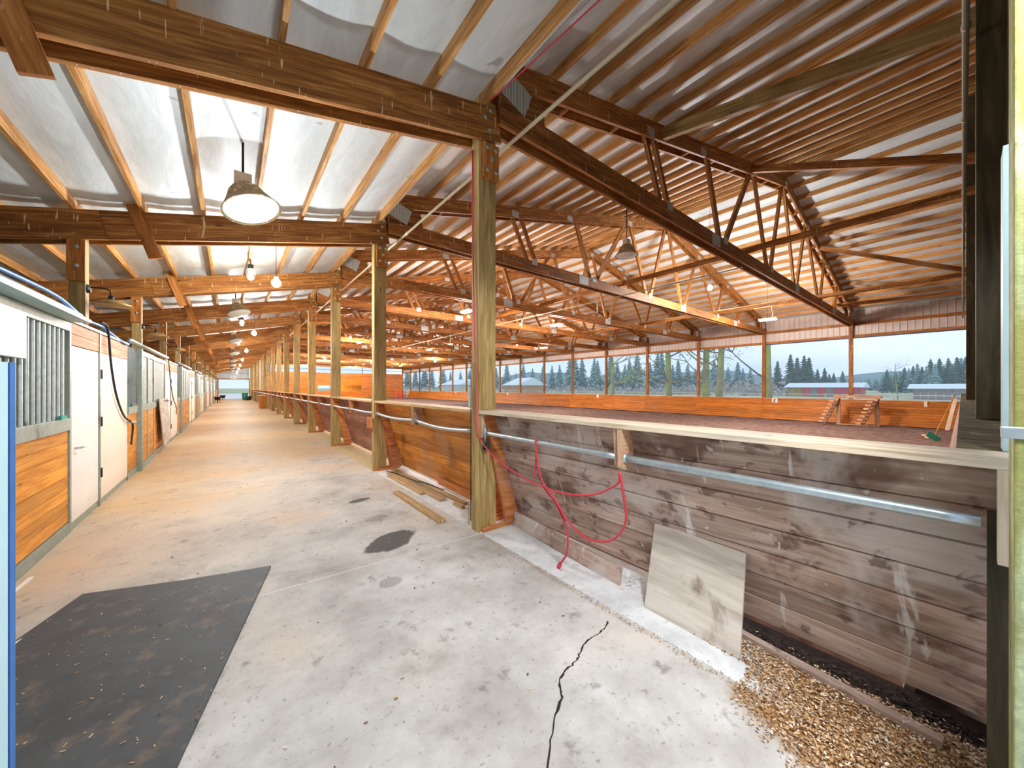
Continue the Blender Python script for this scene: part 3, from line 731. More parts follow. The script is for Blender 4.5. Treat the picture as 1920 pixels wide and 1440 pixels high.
# brackets under the ledge: block at each post, shaped board mid-bay
def mid_bracket(b, mat, lab):
    y = (YC(b) + YC(b + 1)) / 2 - .02
    t = E('ledge_bracket', (2.3, y, 1.0), lab, 'bracket', 'brackets under the divider ledge')
    MB().prism([(2.17, LZ), (2.19, 1.06), (2.22, 1.03), (2.36, 1.03), (2.38, LZ)], y - .02, y + .02, 1).build('board', mat, t, bevel=.002)
    MB().prism([(2.155, LZ - .002), (2.165, 1.05), (2.185, 1.03), (2.25, 1.03), (2.255, LZ - .002)], y - .062, y - .022, 1).build('face_board', mat, t, bevel=.003)
    return t
mid_bracket(0, 'bracket', 'pale rounded bracket board carrying the foreground pipe')
mid_bracket(1, 'bracket', 'bracket board in the middle of the orange plank bay')
K2 = mid_bracket(2, 'stud', 'bracket under the divider ledge in the third bay')
for b in range(3, 17): copy_tree(K2, None, (0, (b - 2) * S, 0), 'bracket under the divider ledge in the %s bay' % nth(b + 1))
def post_block(n, lab):
    return MB().box((2.17, YC(n) - .118, 1.06), (2.33, YC(n) - .079, LZ - .003), 2).build('pipe_block', 'bracket' if n == 1 else 'stud', label=lab, cat='block', group='blocks holding the rail pipes', bevel=.003)
B1 = post_block(1, 'pinkish block on the nearest post where the pipe ends')
B2 = post_block(2, 'orange block on the second post below the ledge')
for n in range(3, 17): copy_tree(B2, None, (0, (n - 2) * S, 0), 'orange block below the ledge on the %s aisle post' % nth(n))
# galvanised rail pipes
PX, PZ = 2.205, 1.115
def pipe(ya, yb, lab, sag=0.0, z=PZ, x=PX):
    t = E('rail_pipe', (x, (ya + yb) / 2, z), lab, 'pipe', 'galvanised rail pipes under the ledge')
    pts = [(x, ya + (yb - ya) * i / 14, z - sag * math.sin(math.pi * i / 14)) for i in range(15)]
    MB().tube(pts, .024, 14).build('tube', 'galv', t)
    MB().tube([(x, yb - .03, z), (x, yb + .0, z)], .034, 14).build('flange', 'galv', t)
    return t
pipe(-.045, 1.50, 'long galvanised pipe in the right foreground before the plank wall')
pipe(1.56, 3.26, 'galvanised pipe from the pale bracket to the nearest post')
pipe(3.52, 5.14, 'bent galvanised pipe right half of the orange bay', .04)
pipe(5.22, 6.93, 'galvanised pipe left half of the orange bay', .03)
pa = pipe(YC(2) + .12, YC(2) + 1.74, 'right-hand galvanised pipe in the third bay of the divider', .01)
pb = pipe(YC(2) + 1.86, YC(3) - .12, 'left-hand galvanised pipe in the third bay of the divider', .01)
for b in range(3, 16):
    copy_tree(pa, None, (0, (b - 2) * S, 0), 'right-hand galvanised pipe in the %s bay of the divider' % nth(b + 1))
    copy_tree(pb, None, (0, (b - 2) * S, 0), 'left-hand galvanised pipe in the %s bay of the divider' % nth(b + 1))
# end board hanging from the near end of the ledge, end post of the divider
MB().box((2.15, -.16, .985), (2.19, -.08, LZ), 2).build('end_board', 'ledge', label='short upright weathered board under the right end of the ledge', cat='board', bevel=.002)
MB().box((2.24, -.16, 0), (2.42, -.125, 1.3), 2).box((2.24, -.13, 0), (2.28, -.06, 1.15), 2).build('end_stud', 'darkpost', label='dark upright stud at the right end of the plank wall', cat='stud')
MB().board((2.30, .55, .0), (2.33, .553, .0), .01, .01).build('nail', 'darkmetal', label='small nail lying by the plank wall near the plywood', cat='nail')

# ------------------------------------------------------------ kick boards on the open side
def kick(b, lab):
    y0, y1 = YC(b) if b else -.1, YC(b + 1)
    t = E('kick_board', (23.8, y0, -.18), lab, 'kick board', 'varnished kick boards under the openings')
    m = MB(); nb = 9; zt, zb, xt, xb = .98, -.14, 23.95, 23.6
    up = Vector((xt - xb, 0, zt - zb)).normalized()
    for k in range(nb):
        u = (k + .5) / nb; m.board((xb + (xt - xb) * u, y0 + .004, zb + (zt - zb) * u), (xb + (xt - xb) * u, y1 - .004, zb + (zt - zb) * u), .03, (zt - zb) / nb * 1.03 - .006, up=up)
    m.build('boards', 'kick', t)
    MB().box((23.88, y0, .985), (24.05, y1 - .004, 1.02), 1).build('cap', 'ledge_new', t)
    return t
k0 = kick(1, 'varnished orange kick board under the openings, second from the near end')
kick(0, 'varnished orange kick board behind the stepped frame, at the near end')
for b in range(2, 16): copy_tree(k0, None, (0, (b - 1) * S, 0), 'varnished orange kick board under the openings, %s from the near end' % nth(b + 1))
# kick board of the near end wall with mossy ledge
t = E('end_kick_board', (13, 0, -.2), 'pale plywood kick board leaning along the near end of the arena', 'kick board')
MB().prism([(-.05, 1.3), (-.01, 1.3), (.22, -.18), (.18, -.18)], 2.9, 23.9, 0).build('boards', 'pinkply', t)
MB().prism([(-.32, 1.31), (.015, 1.31), (.015, 1.35), (-.32, 1.35)], 2.425, 23.9, 0).build('cap', 'moss', t)
MB().box((4.85, -.225, 1.36), (5.08, -.075, 6.1), 2).build('gable_post', 'darkpost', label='broad dark green timber post at the right edge, on the mossy ledge', cat='post')
MB().box((11.9, -.20, 1.36), (12.1, -.06, 7.6), 2).build('gable_post', 'darkpost', label='slimmer dark post behind the broad dark post', cat='post')
MB().box((8.0, -.22, 1.36), (8.06, -.15, 6.7), 2).build('gable_post', 'darkpost', label='thin dark stud between the two dark posts', cat='post')
m = MB().tube([(2.6, -.02, 4.52), (24, -.035, 4.52)], .021, 10)
for x in (3.4, 4.6, 6.2, 8.5, 12, 16): m.tube([(x, -.02 - .0007 * (x - 2.6), 4.52), (x + .06, -.02 - .0007 * (x - 2.6), 4.52)], .028, 10)
m.build('end_wall_conduit', 'cond', label='thin tan conduit with couplings along the near end wall', cat='conduit')

# door jambs beside the camera
t = E('door_2', (1.6, -.2, 0), 'mossy pale green painted door jamb at the right edge', 'jamb'); t['kind'] = 'structure'; del t['category']
MB().box((1.55, -.26, -.02), (1.72, -.0825, 4.3), 2).build('jamb', 'jamb', t, bevel=.004)
MB().box((1.545, -.13, 1.49), (1.565, -.062, 1.52), 1).build('latch', 'galv', t, bevel=.003)
MB().box((2.46, -.30, 1.36), (2.6, -.105, 2.6), 2).build('trim_25', 'paleblue', kind='structure')

# blue-edged door leaf at left edge
t = E('door_3', (-.5, 1.7, 0), 'pale door leaf with a blue edge at the left border', 'door'); t['kind'] = 'structure'; del t['category']
d = Vector((-.62, -.85, 0)).normalized(); p0 = Vector((-.487, 1.66, 0))
MB().board(p0 + Vector((0, 0, .02)), p0 + Vector((0, 0, 1.69)), .020, .012, up=(d.x, d.y, 0)).build('edge_strip', 'blue', t, bevel=.002)
q = p0 + d * .01 + Vector((0, 0, .87)); MB().board(q, q + d * .95, .018, 1.64).build('leaf', 'paleblue', t)

# ------------------------------------------------------------ stall fronts
FX = -1.40
def sl(y0, y1, mat='stallboard', z0=.13, z1=1.14, nb=8, x=FX - .02):
    m = MB(); h = (z1 - z0) / nb
    for k in range(nb): m.box((x - .02, y0, z0 + k * h + .004), (x + .012 + random.uniform(-.002, .002), y1, z0 + (k + 1) * h), 1)
    return m
def grille(y0, y1, lab, bars=True, two=False, name='horse_stall', proud=0.0):
    t = E(name, (FX, y0, 0), lab, 'stall front', 'stall fronts along the left of the aisle')
    x = FX + proud
    m = MB()
    for yy in (y0, y1 - .05): m.box((x - .05, yy, 0), (x + .005, yy + .05, 2.34), 2)
    m.box((x - .05, y0 + .05, 0), (x + .003, y1 - .05, .12), 1).box((x - .05, y0 + .05, 1.145), (x + .012, y1 - .05, 1.28), 1).box((x - .05, y0 + .05, 2.24), (x + .006, y1 - .05, 2.34), 1)
    if two:
        ym = (y0 + y1) / 2; m.box((x - .05, ym - .03, .12), (x + .006, ym + .03, 2.24), 2)
    m.build('frame', 'steel', t, bevel=.003)
    sl(y0 + .055, y1 - .055, x=x - .02).build('boards', 'stallboard', t)
    if bars:
        k = y0 + .13
        while k < y1 - .1:
            MB().tube([(x - .025, k, 1.27), (x - .025, k, 2.25)], .016, 8, False).build('bar', 'bar', t); k += .122
    MB().box((x - .33, y0 + .05, 0), (x - .30, y1 - .05, 2.2), 1).build('backing', 'sheet', t) if not bars else None
    return t
def solid(y0, y1, lab):
    t = E('horse_stall', (FX, y0, 0), lab, 'stall front', 'stall fronts along the left of the aisle')
    m = MB(); siding(m, (FX - .02, y0), (FX - .02, y1), 1.27, 2.34, .1, (-1, 0)); m.build('metal_panel', 'sheet', t)
    sl(y0, y1).build('boards', 'stallboard', t)
    MB().box((FX - .04, y0, 1.145), (FX + .012, y1, 1.27), 1).build('sill', 'steel', t); MB().box((FX - .04, y0, 0), (FX, y1, .12), 1).build('kick_rail', 'steel', t)
    return t
def doors(y0, lab):
    t = E('double_door', (FX, y0, 0), lab, 'door', 'white double doors between the stalls')
    m = MB()
    for k in range(2): m.box((FX - .04, y0, 2.1 + .125 * k), (FX, y0 + 2.78, 2.22 + .125 * k), 1)
    m.build('header', 'header', t)
    MB().box((FX - .06, y0 - .03, 2.35), (FX + .02, y0 + 2.8, 2.38), 1).build('cap_strip', 'paleblue', t)
    a = MB().box((FX - .05, y0 + .03, .09), (FX - .005, y0 + 1.06, 2.09), 2).build('door_leaf', 'whitedoor', t, bevel=.003)
    h = MB().tube([(FX - .01, y0 + .13, .92), (FX + .05, y0 + .13, .92), (FX + .055, y0 + .13, .925), (FX + .055, y0 + .25, .92)], .011, 8).build('handle', 'galv', a)
    MB().box((FX - .05, y0 + 1.065, 0), (FX + .01, y0 + 1.12, 2.35), 2).build('stile', 'steel', t, bevel=.002)
    b = MB().box((FX - .04, y0 + 1.13, .09), (FX + .005, y0 + 2.72, 2.09), 2).build('door_leaf', 'cream', t, bevel=.003)
    for z in (.45, 1.15, 1.8): MB().box((FX + .005, y0 + 1.09, z - .06), (FX + .015, y0 + 1.17, z + .06), 2).tube([(FX + .015, y0 + 1.125, z - .065), (FX + .015, y0 + 1.125, z + .065)], .009, 8).build('hinge', 'darkmetal', b)
    MB().box((FX - .06, y0, 0), (FX - .01, y0 + 2.75, .085), 1).build('threshold', 'steel', t)
    return t
MO = 7.32; m0 = 6.2
things = []
g0 = grille(m0 - 2.02, m0 - .02, 'barred stall front with orange boards beside the first white door')
dd = doors(m0, 'nearest white double door with black cable hanging on it')
s0 = solid(m0 + 2.8, m0 + 3.6, 'narrow grey metal and orange board panel after the first double door')
po = MB().box((FX - .06, m0 + 3.62, 0), (FX + .06, m0 + 3.74, 2.36), 2).build('stall_gate_post', 'steel', origin=(FX, m0 + 3.68, 0), label='pale steel gate post in the first run of stalls', cat='post', group='steel gate posts of the stalls', bevel=.004)
g1 = grille(m0 + 3.76, m0 + 5.26, 'barred sliding stall door right of the first steel gate post', name='sliding_gate', two=True, proud=.03)
g2 = grille(m0 + 5.3, m0 + 7.3, 'barred stall front just before the second double door')
tr = MB().tube([(FX + .03, m0 - 2.6, 2.43), (FX + .03, m0 + .08, 2.43)], .045, 12).build('door_track', 'galv', origin=(FX, m0, 2.43), label='nearest dusty steel door track pipe at top left', cat='pipe')
tr2 = MB().tube([(FX + .03, m0 + 2.75, 2.43), (FX + .03, m0 + 7.4, 2.43)], .04, 12).build('door_track', 'galv', origin=(FX, m0 + 5, 2.43), label='steel door track pipe above the first sliding stall door', cat='pipe', group='door track pipes on the stalls')
for k in range(1, 7):
    w = nth(k + 1)
    copy_tree(dd, None, (0, MO * k, 0), 'white double door between stalls, %s from the camera' % w)
    copy_tree(s0, None, (0, MO * k, 0), 'narrow metal and board panel after the %s double door' % w)
    copy_tree(po, None, (0, MO * k, 0), 'pale steel gate post after the %s double door' % w)
    copy_tree(g1, None, (0, MO * k, 0), 'barred sliding stall door in the %s run of stalls' % w)
    copy_tree(g2, None, (0, MO * k, 0), 'barred stall front closing the %s run of stalls' % w)
    copy_tree(tr2, None, (0, MO * k, 0), 'steel door track pipe above the %s run of stalls' % w)
# last stretch to the end wall
solid(m0 + 7 * MO, YEND, 'plain metal and board front beside the far door')
# partitions inside
pt = MB().box((-5.15, m0 - .1, 0), (FX - .08, m0 - .04, 2.3), 0).build('stall_partition', 'sheet', origin=(-3.2, m0, 0), label='metal partition inside the stalls, nearest', cat='partition', group='partitions inside the stalls')
for k in range(1, 8): copy_tree(pt, None, (0, MO * k, 0), 'metal partition inside the stalls, %s from the camera' % nth(k + 1))
MB().box((FX - .6, m0 - 2, 0), (FX - .55, m0 - .2, 2.2), 1).build('stall_partition', 'darksiding', label='dark metal sheet behind the nearest barred front', cat='partition')  # dark sheet added where the stall interior is only in shade
# pale board and header in front of the nearest grille
MB().box((FX + .015, 3.2, 1.86), (FX + .05, 4.90, 2.25), 1).build('cover_board', 'paleblue', label='pale blue horizontal board over the nearest stall bars', cat='board', bevel=.003)
MB().box((FX - .08, 3.2, 2.345), (FX + .16, m0 - .05, 2.385), 1).build('top_shelf_board', 'paleblue', label='pale painted board capping the nearest stall front', cat='board', bevel=.003)
MB().box((FX - .05, 3.2, .0), (FX - .01, m0 - 2.05, 2.34), 2).build('side_partition', 'paleblue', label='pale panel left of the nearest bars, behind the blue edge', cat='panel')
MB().box((FX, 3.98, 0), (FX + .06, 4.15, 1.85), 2).build('upright_post', 'blue', label='dark blue painted upright beside the nearest bars', cat='post')
MB().board((FX + .03, 12.0, 1.32), (FX + .09, 13.35, 1.25), .02, .02).build('wire_hanger', 'darkmetal', label='thin rail holding the grey hanging board', cat='rail')
ang = MB().quadset([(FX + .045, 11.95, 1.33), (FX + .045, 13.4, 1.33), (FX + .1, 13.5, .22), (FX + .1, 12.25, .16), (FX + .065, 11.95, 1.33), (FX + .065, 13.4, 1.33), (FX + .12, 13.5, .22), (FX + .12, 12.25, .16)],
    [(3, 2, 1, 0), (4, 5, 6, 7), (0, 1, 5, 4), (1, 2, 6, 5), (2, 3, 7, 6), (3, 0, 4, 7)], [[(0, 0), (1.4, 0), (1.4, 1.1), (0, 1.1)]] * 6, .5)
mm = MB(); mm.quadset([(FX + .045, 11.95, 1.33), (FX + .045, 13.4, 1.33), (FX + .1, 13.5, .22), (FX + .1, 12.25, .16), (FX + .065, 11.95, 1.33), (FX + .065, 13.4, 1.33), (FX + .12, 13.5, .22), (FX + .12, 12.25, .16)],
    [(3, 2, 1, 0), (4, 5, 6, 7), (0, 1, 5, 4), (1, 2, 6, 5), (2, 3, 7, 6), (3, 0, 4, 7)], [[(0, 0), (1.4, 0), (1.4, 1.1), (0, 1.1)]] * 6, .5)
mm.build('hanging_board', 'ply', label='grey weathered board hanging askew on a stall front', cat='board')
# cables and hoses
def spl(pts, n=10):
    pts = [Vector(p) for p in pts]; out = []
    P = [pts[0]] + pts + [pts[-1]]
    for i in range(1, len(P) - 2):
        for k in range(n):
            t = k / n; a, b, c, d = P[i - 1], P[i], P[i + 1], P[i + 2]
            out.append(.5 * ((2 * b) + (-a + c) * t + (2 * a - 5 * b + 4 * c - d) * t * t + (-a + 3 * b - 3 * c + d) * t ** 3))
    out.append(pts[-1]); return out
MB().tube(spl([(FX + .04, 3.6, 2.47), (FX + .05, 4.6, 2.51), (FX + .05, 5.6, 2.52), (FX + .03, 6.5, 2.44), (FX + .0, 7.4, 2.46), (FX - .0, 7.9, 2.42), (FX + .02, 8.7, 2.35), (FX, 9.1, 2.4)]), .017, 8).build('water_hose', 'hoseblue', label='blue hose running along the top of the stall fronts', cat='hose')
t = E('hanging_cable', (FX + .03, 7.8, 1.3), 'thick black cable looping down over the cream door', 'cable')
MB().tube(spl([(FX + .03, 7.2, 2.5), (FX + .03, 7.55, 2.44), (FX + .035, 7.7, 1.95), (FX + .035, 8.0, 1.5), (FX + .035, 8.5, 1.15), (FX + .05, 9.0, 1.0), (FX + .04, 9.12, .85), (FX + .04, 9.0, .62)]), .014, 8).build('cord', 'black', t)
MB().tube([(FX + .0, 8.95, 1.02), (FX + .1, 9.0, 1.0)], .02, 8).tube([(FX + .06, 8.9, 1.02), (FX + .06, 9.1, 1.0)], .012, 8).build('valve', 'galv', t)
t2 = E('hanging_cable', (FX + .03, 15, 1.3), 'thin dark cable drooping over the second double door', 'cable')
MB().tube(spl([(FX + .03, 13.9, 2.45), (FX + .03, 14.2, 1.9), (FX + .03, 14.9, 1.3), (FX + .04, 15.6, 1.0), (FX + .04, 15.6, .75)]), .011, 6).build('cord', 'black', t2)
MB().tube([(FX, 15.6, 1.0), (FX + .06, 15.6, 1.0)], .018, 8).build('hook', 'galv', t2)
MB().box((FX + .0, 5.78, 1.285), (FX + .03, 5.95, 1.32), 1).build('halter_clip', 'teal', label='small teal strap clipped on the nearest stall sill', cat='strap')
MB().box((FX + .0, 9.2, 1.28), (FX + .03, 9.32, 1.33), 1).build('halter_clip', 'teal', label='small teal clip on the narrow metal panel sill', cat='strap')
MB().box((FX + .0, 9.4, 1.28), (FX + .03, 9.46, 1.33), 1).build('halter_clip', 'red', label='small red clip on the narrow metal panel sill', cat='strap')

# gooseneck lamps on the stall posts
def gooseneck():
    y = YC(2) - .0; x0 = -1.46
    t = E('gooseneck_lamp', (x0, y, 2.9), 'tan dish barn lamp on the nearest stall post', 'lamp', 'dish lamps on the stall posts')
    MB().lathe([(0, .03), (.045, .03), (.06, 0)], (x0, y, 2.9), 16, Matrix.Rotation(math.radians(90), 4, 'Y')).build('wall_plate', 'darkmetal', t)
    MB().tube(spl([(x0, y, 2.92), (x0 + .14, y, 2.93), (x0 + .2, y, 2.9), (x0 + .21, y, 2.84)], 6), .009, 8).tube([(x0 + .21, y, 2.84), (x0 + .21, y, 2.76)], .028, 12).build('arm', 'darkmetal', t)
    MB().lathe([(.03, .06), (.09, .045), (.17, .01), (.2, -.02), (.19, -.02), (.09, .03), (0, .04)], (x0 + .22, y, 2.73), 28).build('shade', 'brass', t)
    return t
GL = gooseneck()
for n in range(3, 16): copy_tree(GL, None, (0, (n - 2) * S, 0), 'tan dish barn lamp on the %s stall post' % nth(n - 1))

# high-bay lamps
R0 = Matrix.Rotation(math.radians(21), 4, Vector((.785, -.62, 0)).cross(Vector((0, 0, 1))).normalized())
def highbay(name, loc, rimz, size, lab, group, top, tilt=None):
    t = E(name, loc, lab, 'lamp', group)
    c = (loc[0], loc[1], rimz); r = size / 2; k = r / .3
    MB().lathe([(.0, .30 * k), (.07 * k, .30 * k), (.11 * k, .285 * k), (.17 * k, .22 * k), (.22 * k, .12 * k), (.275 * k, .03 * k), (.30 * k, .0), (.305 * k, -.012), (.29 * k, -.01), (.2 * k, .12 * k), (.1 * k, .26 * k), (0, .28 * k)], c, 36, tilt).build('shade', 'lampbody', t)
    MB().lathe([(.288 * k, .004), (.25 * k, -.022 * k), (.15 * k, -.045 * k), (0, -.052 * k)], c, 36, tilt).build('lens', 'lampglass', t)
    off = (tilt or Matrix()) @ Vector((0, 0, .30 * k)); q = Vector(c) + off
    MB().box((q.x - .085 * k, q.y - .07 * k, q.z - .02), (q.x + .085 * k, q.y + .07 * k, q.z + .13 * k), 2).build('ballast_box', 'ledge', t, bevel=.008)
    MB().tube([(q.x, q.y, q.z + .12 * k), (q.x, q.y, top)], .012, 8).build('hanger', 'darkmetal', t)
    return t
H1 = highbay('high_bay_lamp', (.19, 4.95, 3.66), 3.62, .57, 'large dirty bell lamp hanging near the camera over the aisle', 'bell lamps over the aisle', beam_t(.19) + .1, R0)
for k in range(1, 8): copy_tree(H1, None, (0, MO * k, 0.02), 'dirty bell lamp over the aisle, %s from the camera' % nth(k + 1))

copy_tree(H1, None, (.7, -5.3, 0), 'added unseen bell lamp above the camera for the foreground fill')  # unseen lamp copy added as housing for the foreground fill
lamp_light('foreground_fill_light', (.89, -.35, 3.5), 500, (.96, .98, 1), .22, 'SPOT', rot=(0, 0, 0)).data.spot_size = math.radians(165)  # unseen downlight added to brighten the near floor and plank wall

def bare_bulb(loc, top, lab, group, r=.075):
    t = E('hanging_bulb', loc, lab, 'bulb', group)
    MB().tube([(loc[0], loc[1], loc[2] + r), (loc[0], loc[1], top)], .004, 6).build('wire', 'black', t)
    MB().tube([(loc[0], loc[1], loc[2] + r * .7), (loc[0], loc[1], loc[2] + r * 1.9)], r * .45, 10).build('socket', 'signwhite', t)
    MB().lathe([(0, r * 1.0), (r * .5, r * .85), (r * .95, r * .3), (r * .95, -r * .3), (r * .5, -r * .85), (0, -r)], loc, 16).build('glass', 'bulb', t)
    return t
BB = bare_bulb((.62, 7.35, 3.42), beam_t(.62) + .1, 'brilliant bare bulb hanging just past the second rafter', 'bare bulbs over the aisle')
for k in range(1, 8): copy_tree(BB, None, (0, MO * k, 0), 'brilliant bare bulb over the aisle, %s from the camera' % nth(k + 1))
for k in range(8): lamp_light('aisle_bulb_light', (.62, 7.35 + MO * k, 3.28), LIGHT_AISLE, (.93, .97, 1), .08)
def cage(loc, top, lab):
    t = E('caged_lamp', loc, lab, 'lamp', 'caged lamps over the aisle'); x, y, z = loc
    MB().tube([(x, y, z + .16), (x, y, top)], .01, 8).tube([(x, y, z + .1), (x, y, z + .18)], .05, 12).build('mount', 'darkmetal', t)
    MB().lathe([(0, .1), (.045, .09), (.055, 0), (.04, -.09), (0, -.11)], loc, 14).build('globe', 'warmbulb', t)
    m = MB()
    for i in range(6):
        a = i * math.pi / 3; c, s_ = math.cos(a), math.sin(a)
        m.tube([(x + .06 * c, y + .06 * s_, z + .12), (x + .085 * c, y + .085 * s_, z), (x + .05 * c, y + .05 * s_, z - .12), (x, y, z - .14)], .004, 5)
    m.build('wire_cage', 'bolt', t); return t
CG = cage((.335, 9.3, 4.02), beam_t(.335), 'glowing caged lamp under the aisle roof, nearest of its kind')
for k in range(1, 7): copy_tree(CG, None, (0, MO * k, 0), 'glowing caged lamp under the aisle roof, %s from the camera' % nth(k + 1))
for k in range(0, 7, 2): lamp_light('caged_lamp_light', (.335, 9.3 + MO * k, 3.84), LIGHT_AISLE * .3, (1, .93, .78), .06)

# arena lamps
highbay('arena_lamp', (7.77, 5.2, 5.0), 4.92, .55, 'unlit bell lamp hanging on a wire inside the arena trusses', 'arena bell lamps', chord_t(7.77))
for i, (x, y, z, lab) in enumerate(((13.0, 5.4, 5.05, 'brilliant bare bulb high in the arena near the first truss'), (17.7, 36, 4.5, 'distant bare arena bulb on the window side'), (13.5, 42, 4.55, 'most distant bare arena bulb near the gallery'), (9.5, 46, 4.6, 'bare arena bulb seen between the aisle posts'))):
    bare_bulb((x, y, z), chord_t(x), lab, 'bare bulbs over the arena', .09 if i == 0 else .11)
    lamp_light('arena_bulb_light', (x, y, z - .16), LIGHT_ARENA * (.7 if i == 0 else 1), (.95, .97, 1), .12)
# viewing room behind the gallery window
MB().box((13.4, YEND + 3, 0), (18, YEND + 3.1, 3.4), 0).box((9, YEND + 3, 0), (10.6, YEND + 3.1, 3.4), 0).build('wall_back', 'yellow', kind='structure', label='yellow back wall of the viewing room')
lamp_light('viewing_room_light', (13.5, YEND + 1.6, 2.6), 300, (1, .85, .5), .2)
lamp_light('gallery_fill_light', (15, YEND - 5, 4.6), LIGHT_ARENA * .8, (1, .88, .75), .2)  # unseen fill without a fixture, added to brighten the far board wall
lamp_light('gallery_fill_light', (8, YEND - 5, 4.6), LIGHT_ARENA * .8, (1, .88, .75), .2)  # second added fill for the far board wall
for i, (x, y) in enumerate(((18, 5.14), (11.9, 11.7), (7.07, 11.7), (12, 25.4), (18, 19), (6.5, 24), (18, 47), (7, 38))):
    z = 4.5
    w = ('nearest the windows', 'right of the nearest post', 'left of the nearest post', 'far down the arena middle', 'on the window side midway', 'on the aisle side midway', 'far down the window side', 'far down the aisle side')[i]
    t = E('tube_lamp', (x, y, z), 'pinkish glowing lamp hung below the arena trusses, ' + w, 'lamp', 'tube lamps over the arena')
    MB().box((x - .12, y - .33, z + .012), (x + .12, y + .33, z + .07), 1).build('housing', 'signwhite', t, bevel=.01)
    MB().box((x - .1, y - .3, z - .03), (x + .1, y + .3, z + .01), 1).build('diffuser', 'strip', t, bevel=.01)
    MB().tube([(x, y, z + .07), (x, y, chord_t(x))], .004, 6).build('wire', 'black', t)
    lamp_light('tube_lamp_light', (x, y, z - .12), LIGHT_ARENA * .9, (1, .80, .70), .2)

# ------------------------------------------------------------ pipes under the roof
m = MB().tube([(2.67, -.3, 4.585), (2.67, YEND - .3, 4.585)], .021, 10)
for y in (1.0, 3.6, 6.6, 9.4): m.tube([(2.67, y, 4.585), (2.67, y + .07, 4.585)], .027, 10)
m.build('water_pipe', 'pvc', label='long cream plastic pipe running under the trusses beside the posts', cat='pipe')
m = MB().tube([(17.3, 4.2, 5.08), (17.3, 30, 5.08)], .018, 8).tube([(17.3, 4.8, 5.08), (17.3, 4.8, 4.75), (17.45, 4.8, 4.7), (17.45, 4.8, 4.4)], .018, 8)
m.build('sprinkler_pipe', 'pvc', label='thin white sprinkler pipe over the window-side brace', cat='pipe')
m = MB().tube([(10.05, 3.4, 4.62), (10.05, 30, 4.62)], .018, 8)
for y in (7.9, 12, 18.5): m.tube([(10.05, y, 4.62), (10.05, y, 4.2)], .018, 8)
m.build('sprinkler_pipe', 'pvc', label='thin white sprinkler pipe with drops over the arena middle', cat='pipe')
MB().tube([(23.9, 12, 4.62), (23.9, YEND - 1, 4.62)], .02, 8).build('wall_conduit', 'cond', label='dark conduit running along the head of the far openings', cat='conduit')
# red cords
yf = Y0 - .09
MB().tube(spl([(2.55, -.1, 4.80), (2.4, 1.6, 4.80), (2.22, 3.2, 4.74)]), .007, 6).build('red_cable', 'red', label='red cord strung from the roof down to the nearest post', cat='cord')
MB().tube(spl([(XR - .012, YC(1) + .04, 4.3), (XR - .015, YC(1) + .02, 3), (XR - .015, Y0 - .03, 1.8), (XR - .015, Y0 - .05, 1.15), (XR + .0, Y0 - .1, 1.05),
    (2.17, 3.05, .89), (2.19, 2.6, .76), (2.2, 2.2, .72), (2.19, 1.8, .78), (2.15, 1.52, .93), (2.14, 1.49, 1.02), (2.15, 1.47, .9), (2.2, 1.48, .66), (2.22, 1.62, .48), (2.22, 1.85, .42), (2.22, 2.05, .5), (2.2, 2.15, .62), (2.19, 2.33, .78), (2.185, 2.4, 1.0), (2.18, 2.41, 1.15), (2.2, 2.42, 1.0), (2.2, 2.45, .79)]), .0085, 6).build('power_cable', 'red', label='red extension cord draped over the foreground pipe and bracket', cat='cord')
MB().tube(spl([(2.2, 2.32, .72), (2.22, 2.18, .6), (2.24, 2.08, .4), (2.26, 2.1, .2), (2.28, 2.2, .06)]), .009, 6).tube([(2.28, 2.2, .06), (2.285, 2.22, .02)], .018, 8).build('hanging_red_cable', 'red', label='red cord end dangling to the curb below the pipe', cat='cord')
MB().tube([(XR - .012, YC(1) + .07, 1.9), (XR - .012, YC(1) + .075, .1)], .006, 6).build('black_cable', 'black', label='thin black cable down the aisle face of the nearest post', cat='cable')
# chain at post foot
m = MB()
for i in range(9):
    z = .07 + i * .028; c = Vector((XR - .03, YC(1) + .09, z)); a = 0 if i % 2 else math.pi / 2
    m.tube([c + Vector((math.cos(a) * .011 * math.cos(q), math.sin(a) * .011 * math.cos(q), .02 * math.sin(q))) for q in [k * math.pi / 4 for k in range(9)]], .003, 5, False)
m.build('brass_chain', 'brass', label='short brass chain at the foot of the nearest post', cat='chain')
MB().box((XR - .03, YC(1) + .06, 1.38), (XR - .005, YC(1) + .1, 1.62), 2).build('metal_bracket', 'galv', label='small grey metal bracket on the nearest post above the ledge', cat='bracket')
# green tap
t = E('tap', (2.2, Y0 - .13, 1.0), 'dark green tied strap and tap on the nearest post', 'tap')
MB().tube([(2.2, Y0 - .14, 1.2), (2.2, Y0 - .14, 1.0)], .012, 8).build('stem', 'galv', t)
m = MB()
for i in range(12):
    a = i * 2.4; m.tube(spl([(2.2, Y0 - .14, .98), (2.2 + .04 * math.cos(a), Y0 - .15 - .02 * abs(math.sin(a)), .98 + .04 * math.sin(a)), (2.2 + .03 * math.cos(a + 1), Y0 - .14, .96 + .03 * math.sin(a + 1))], 4), .009, 5)
m.build('knot', 'green', t)

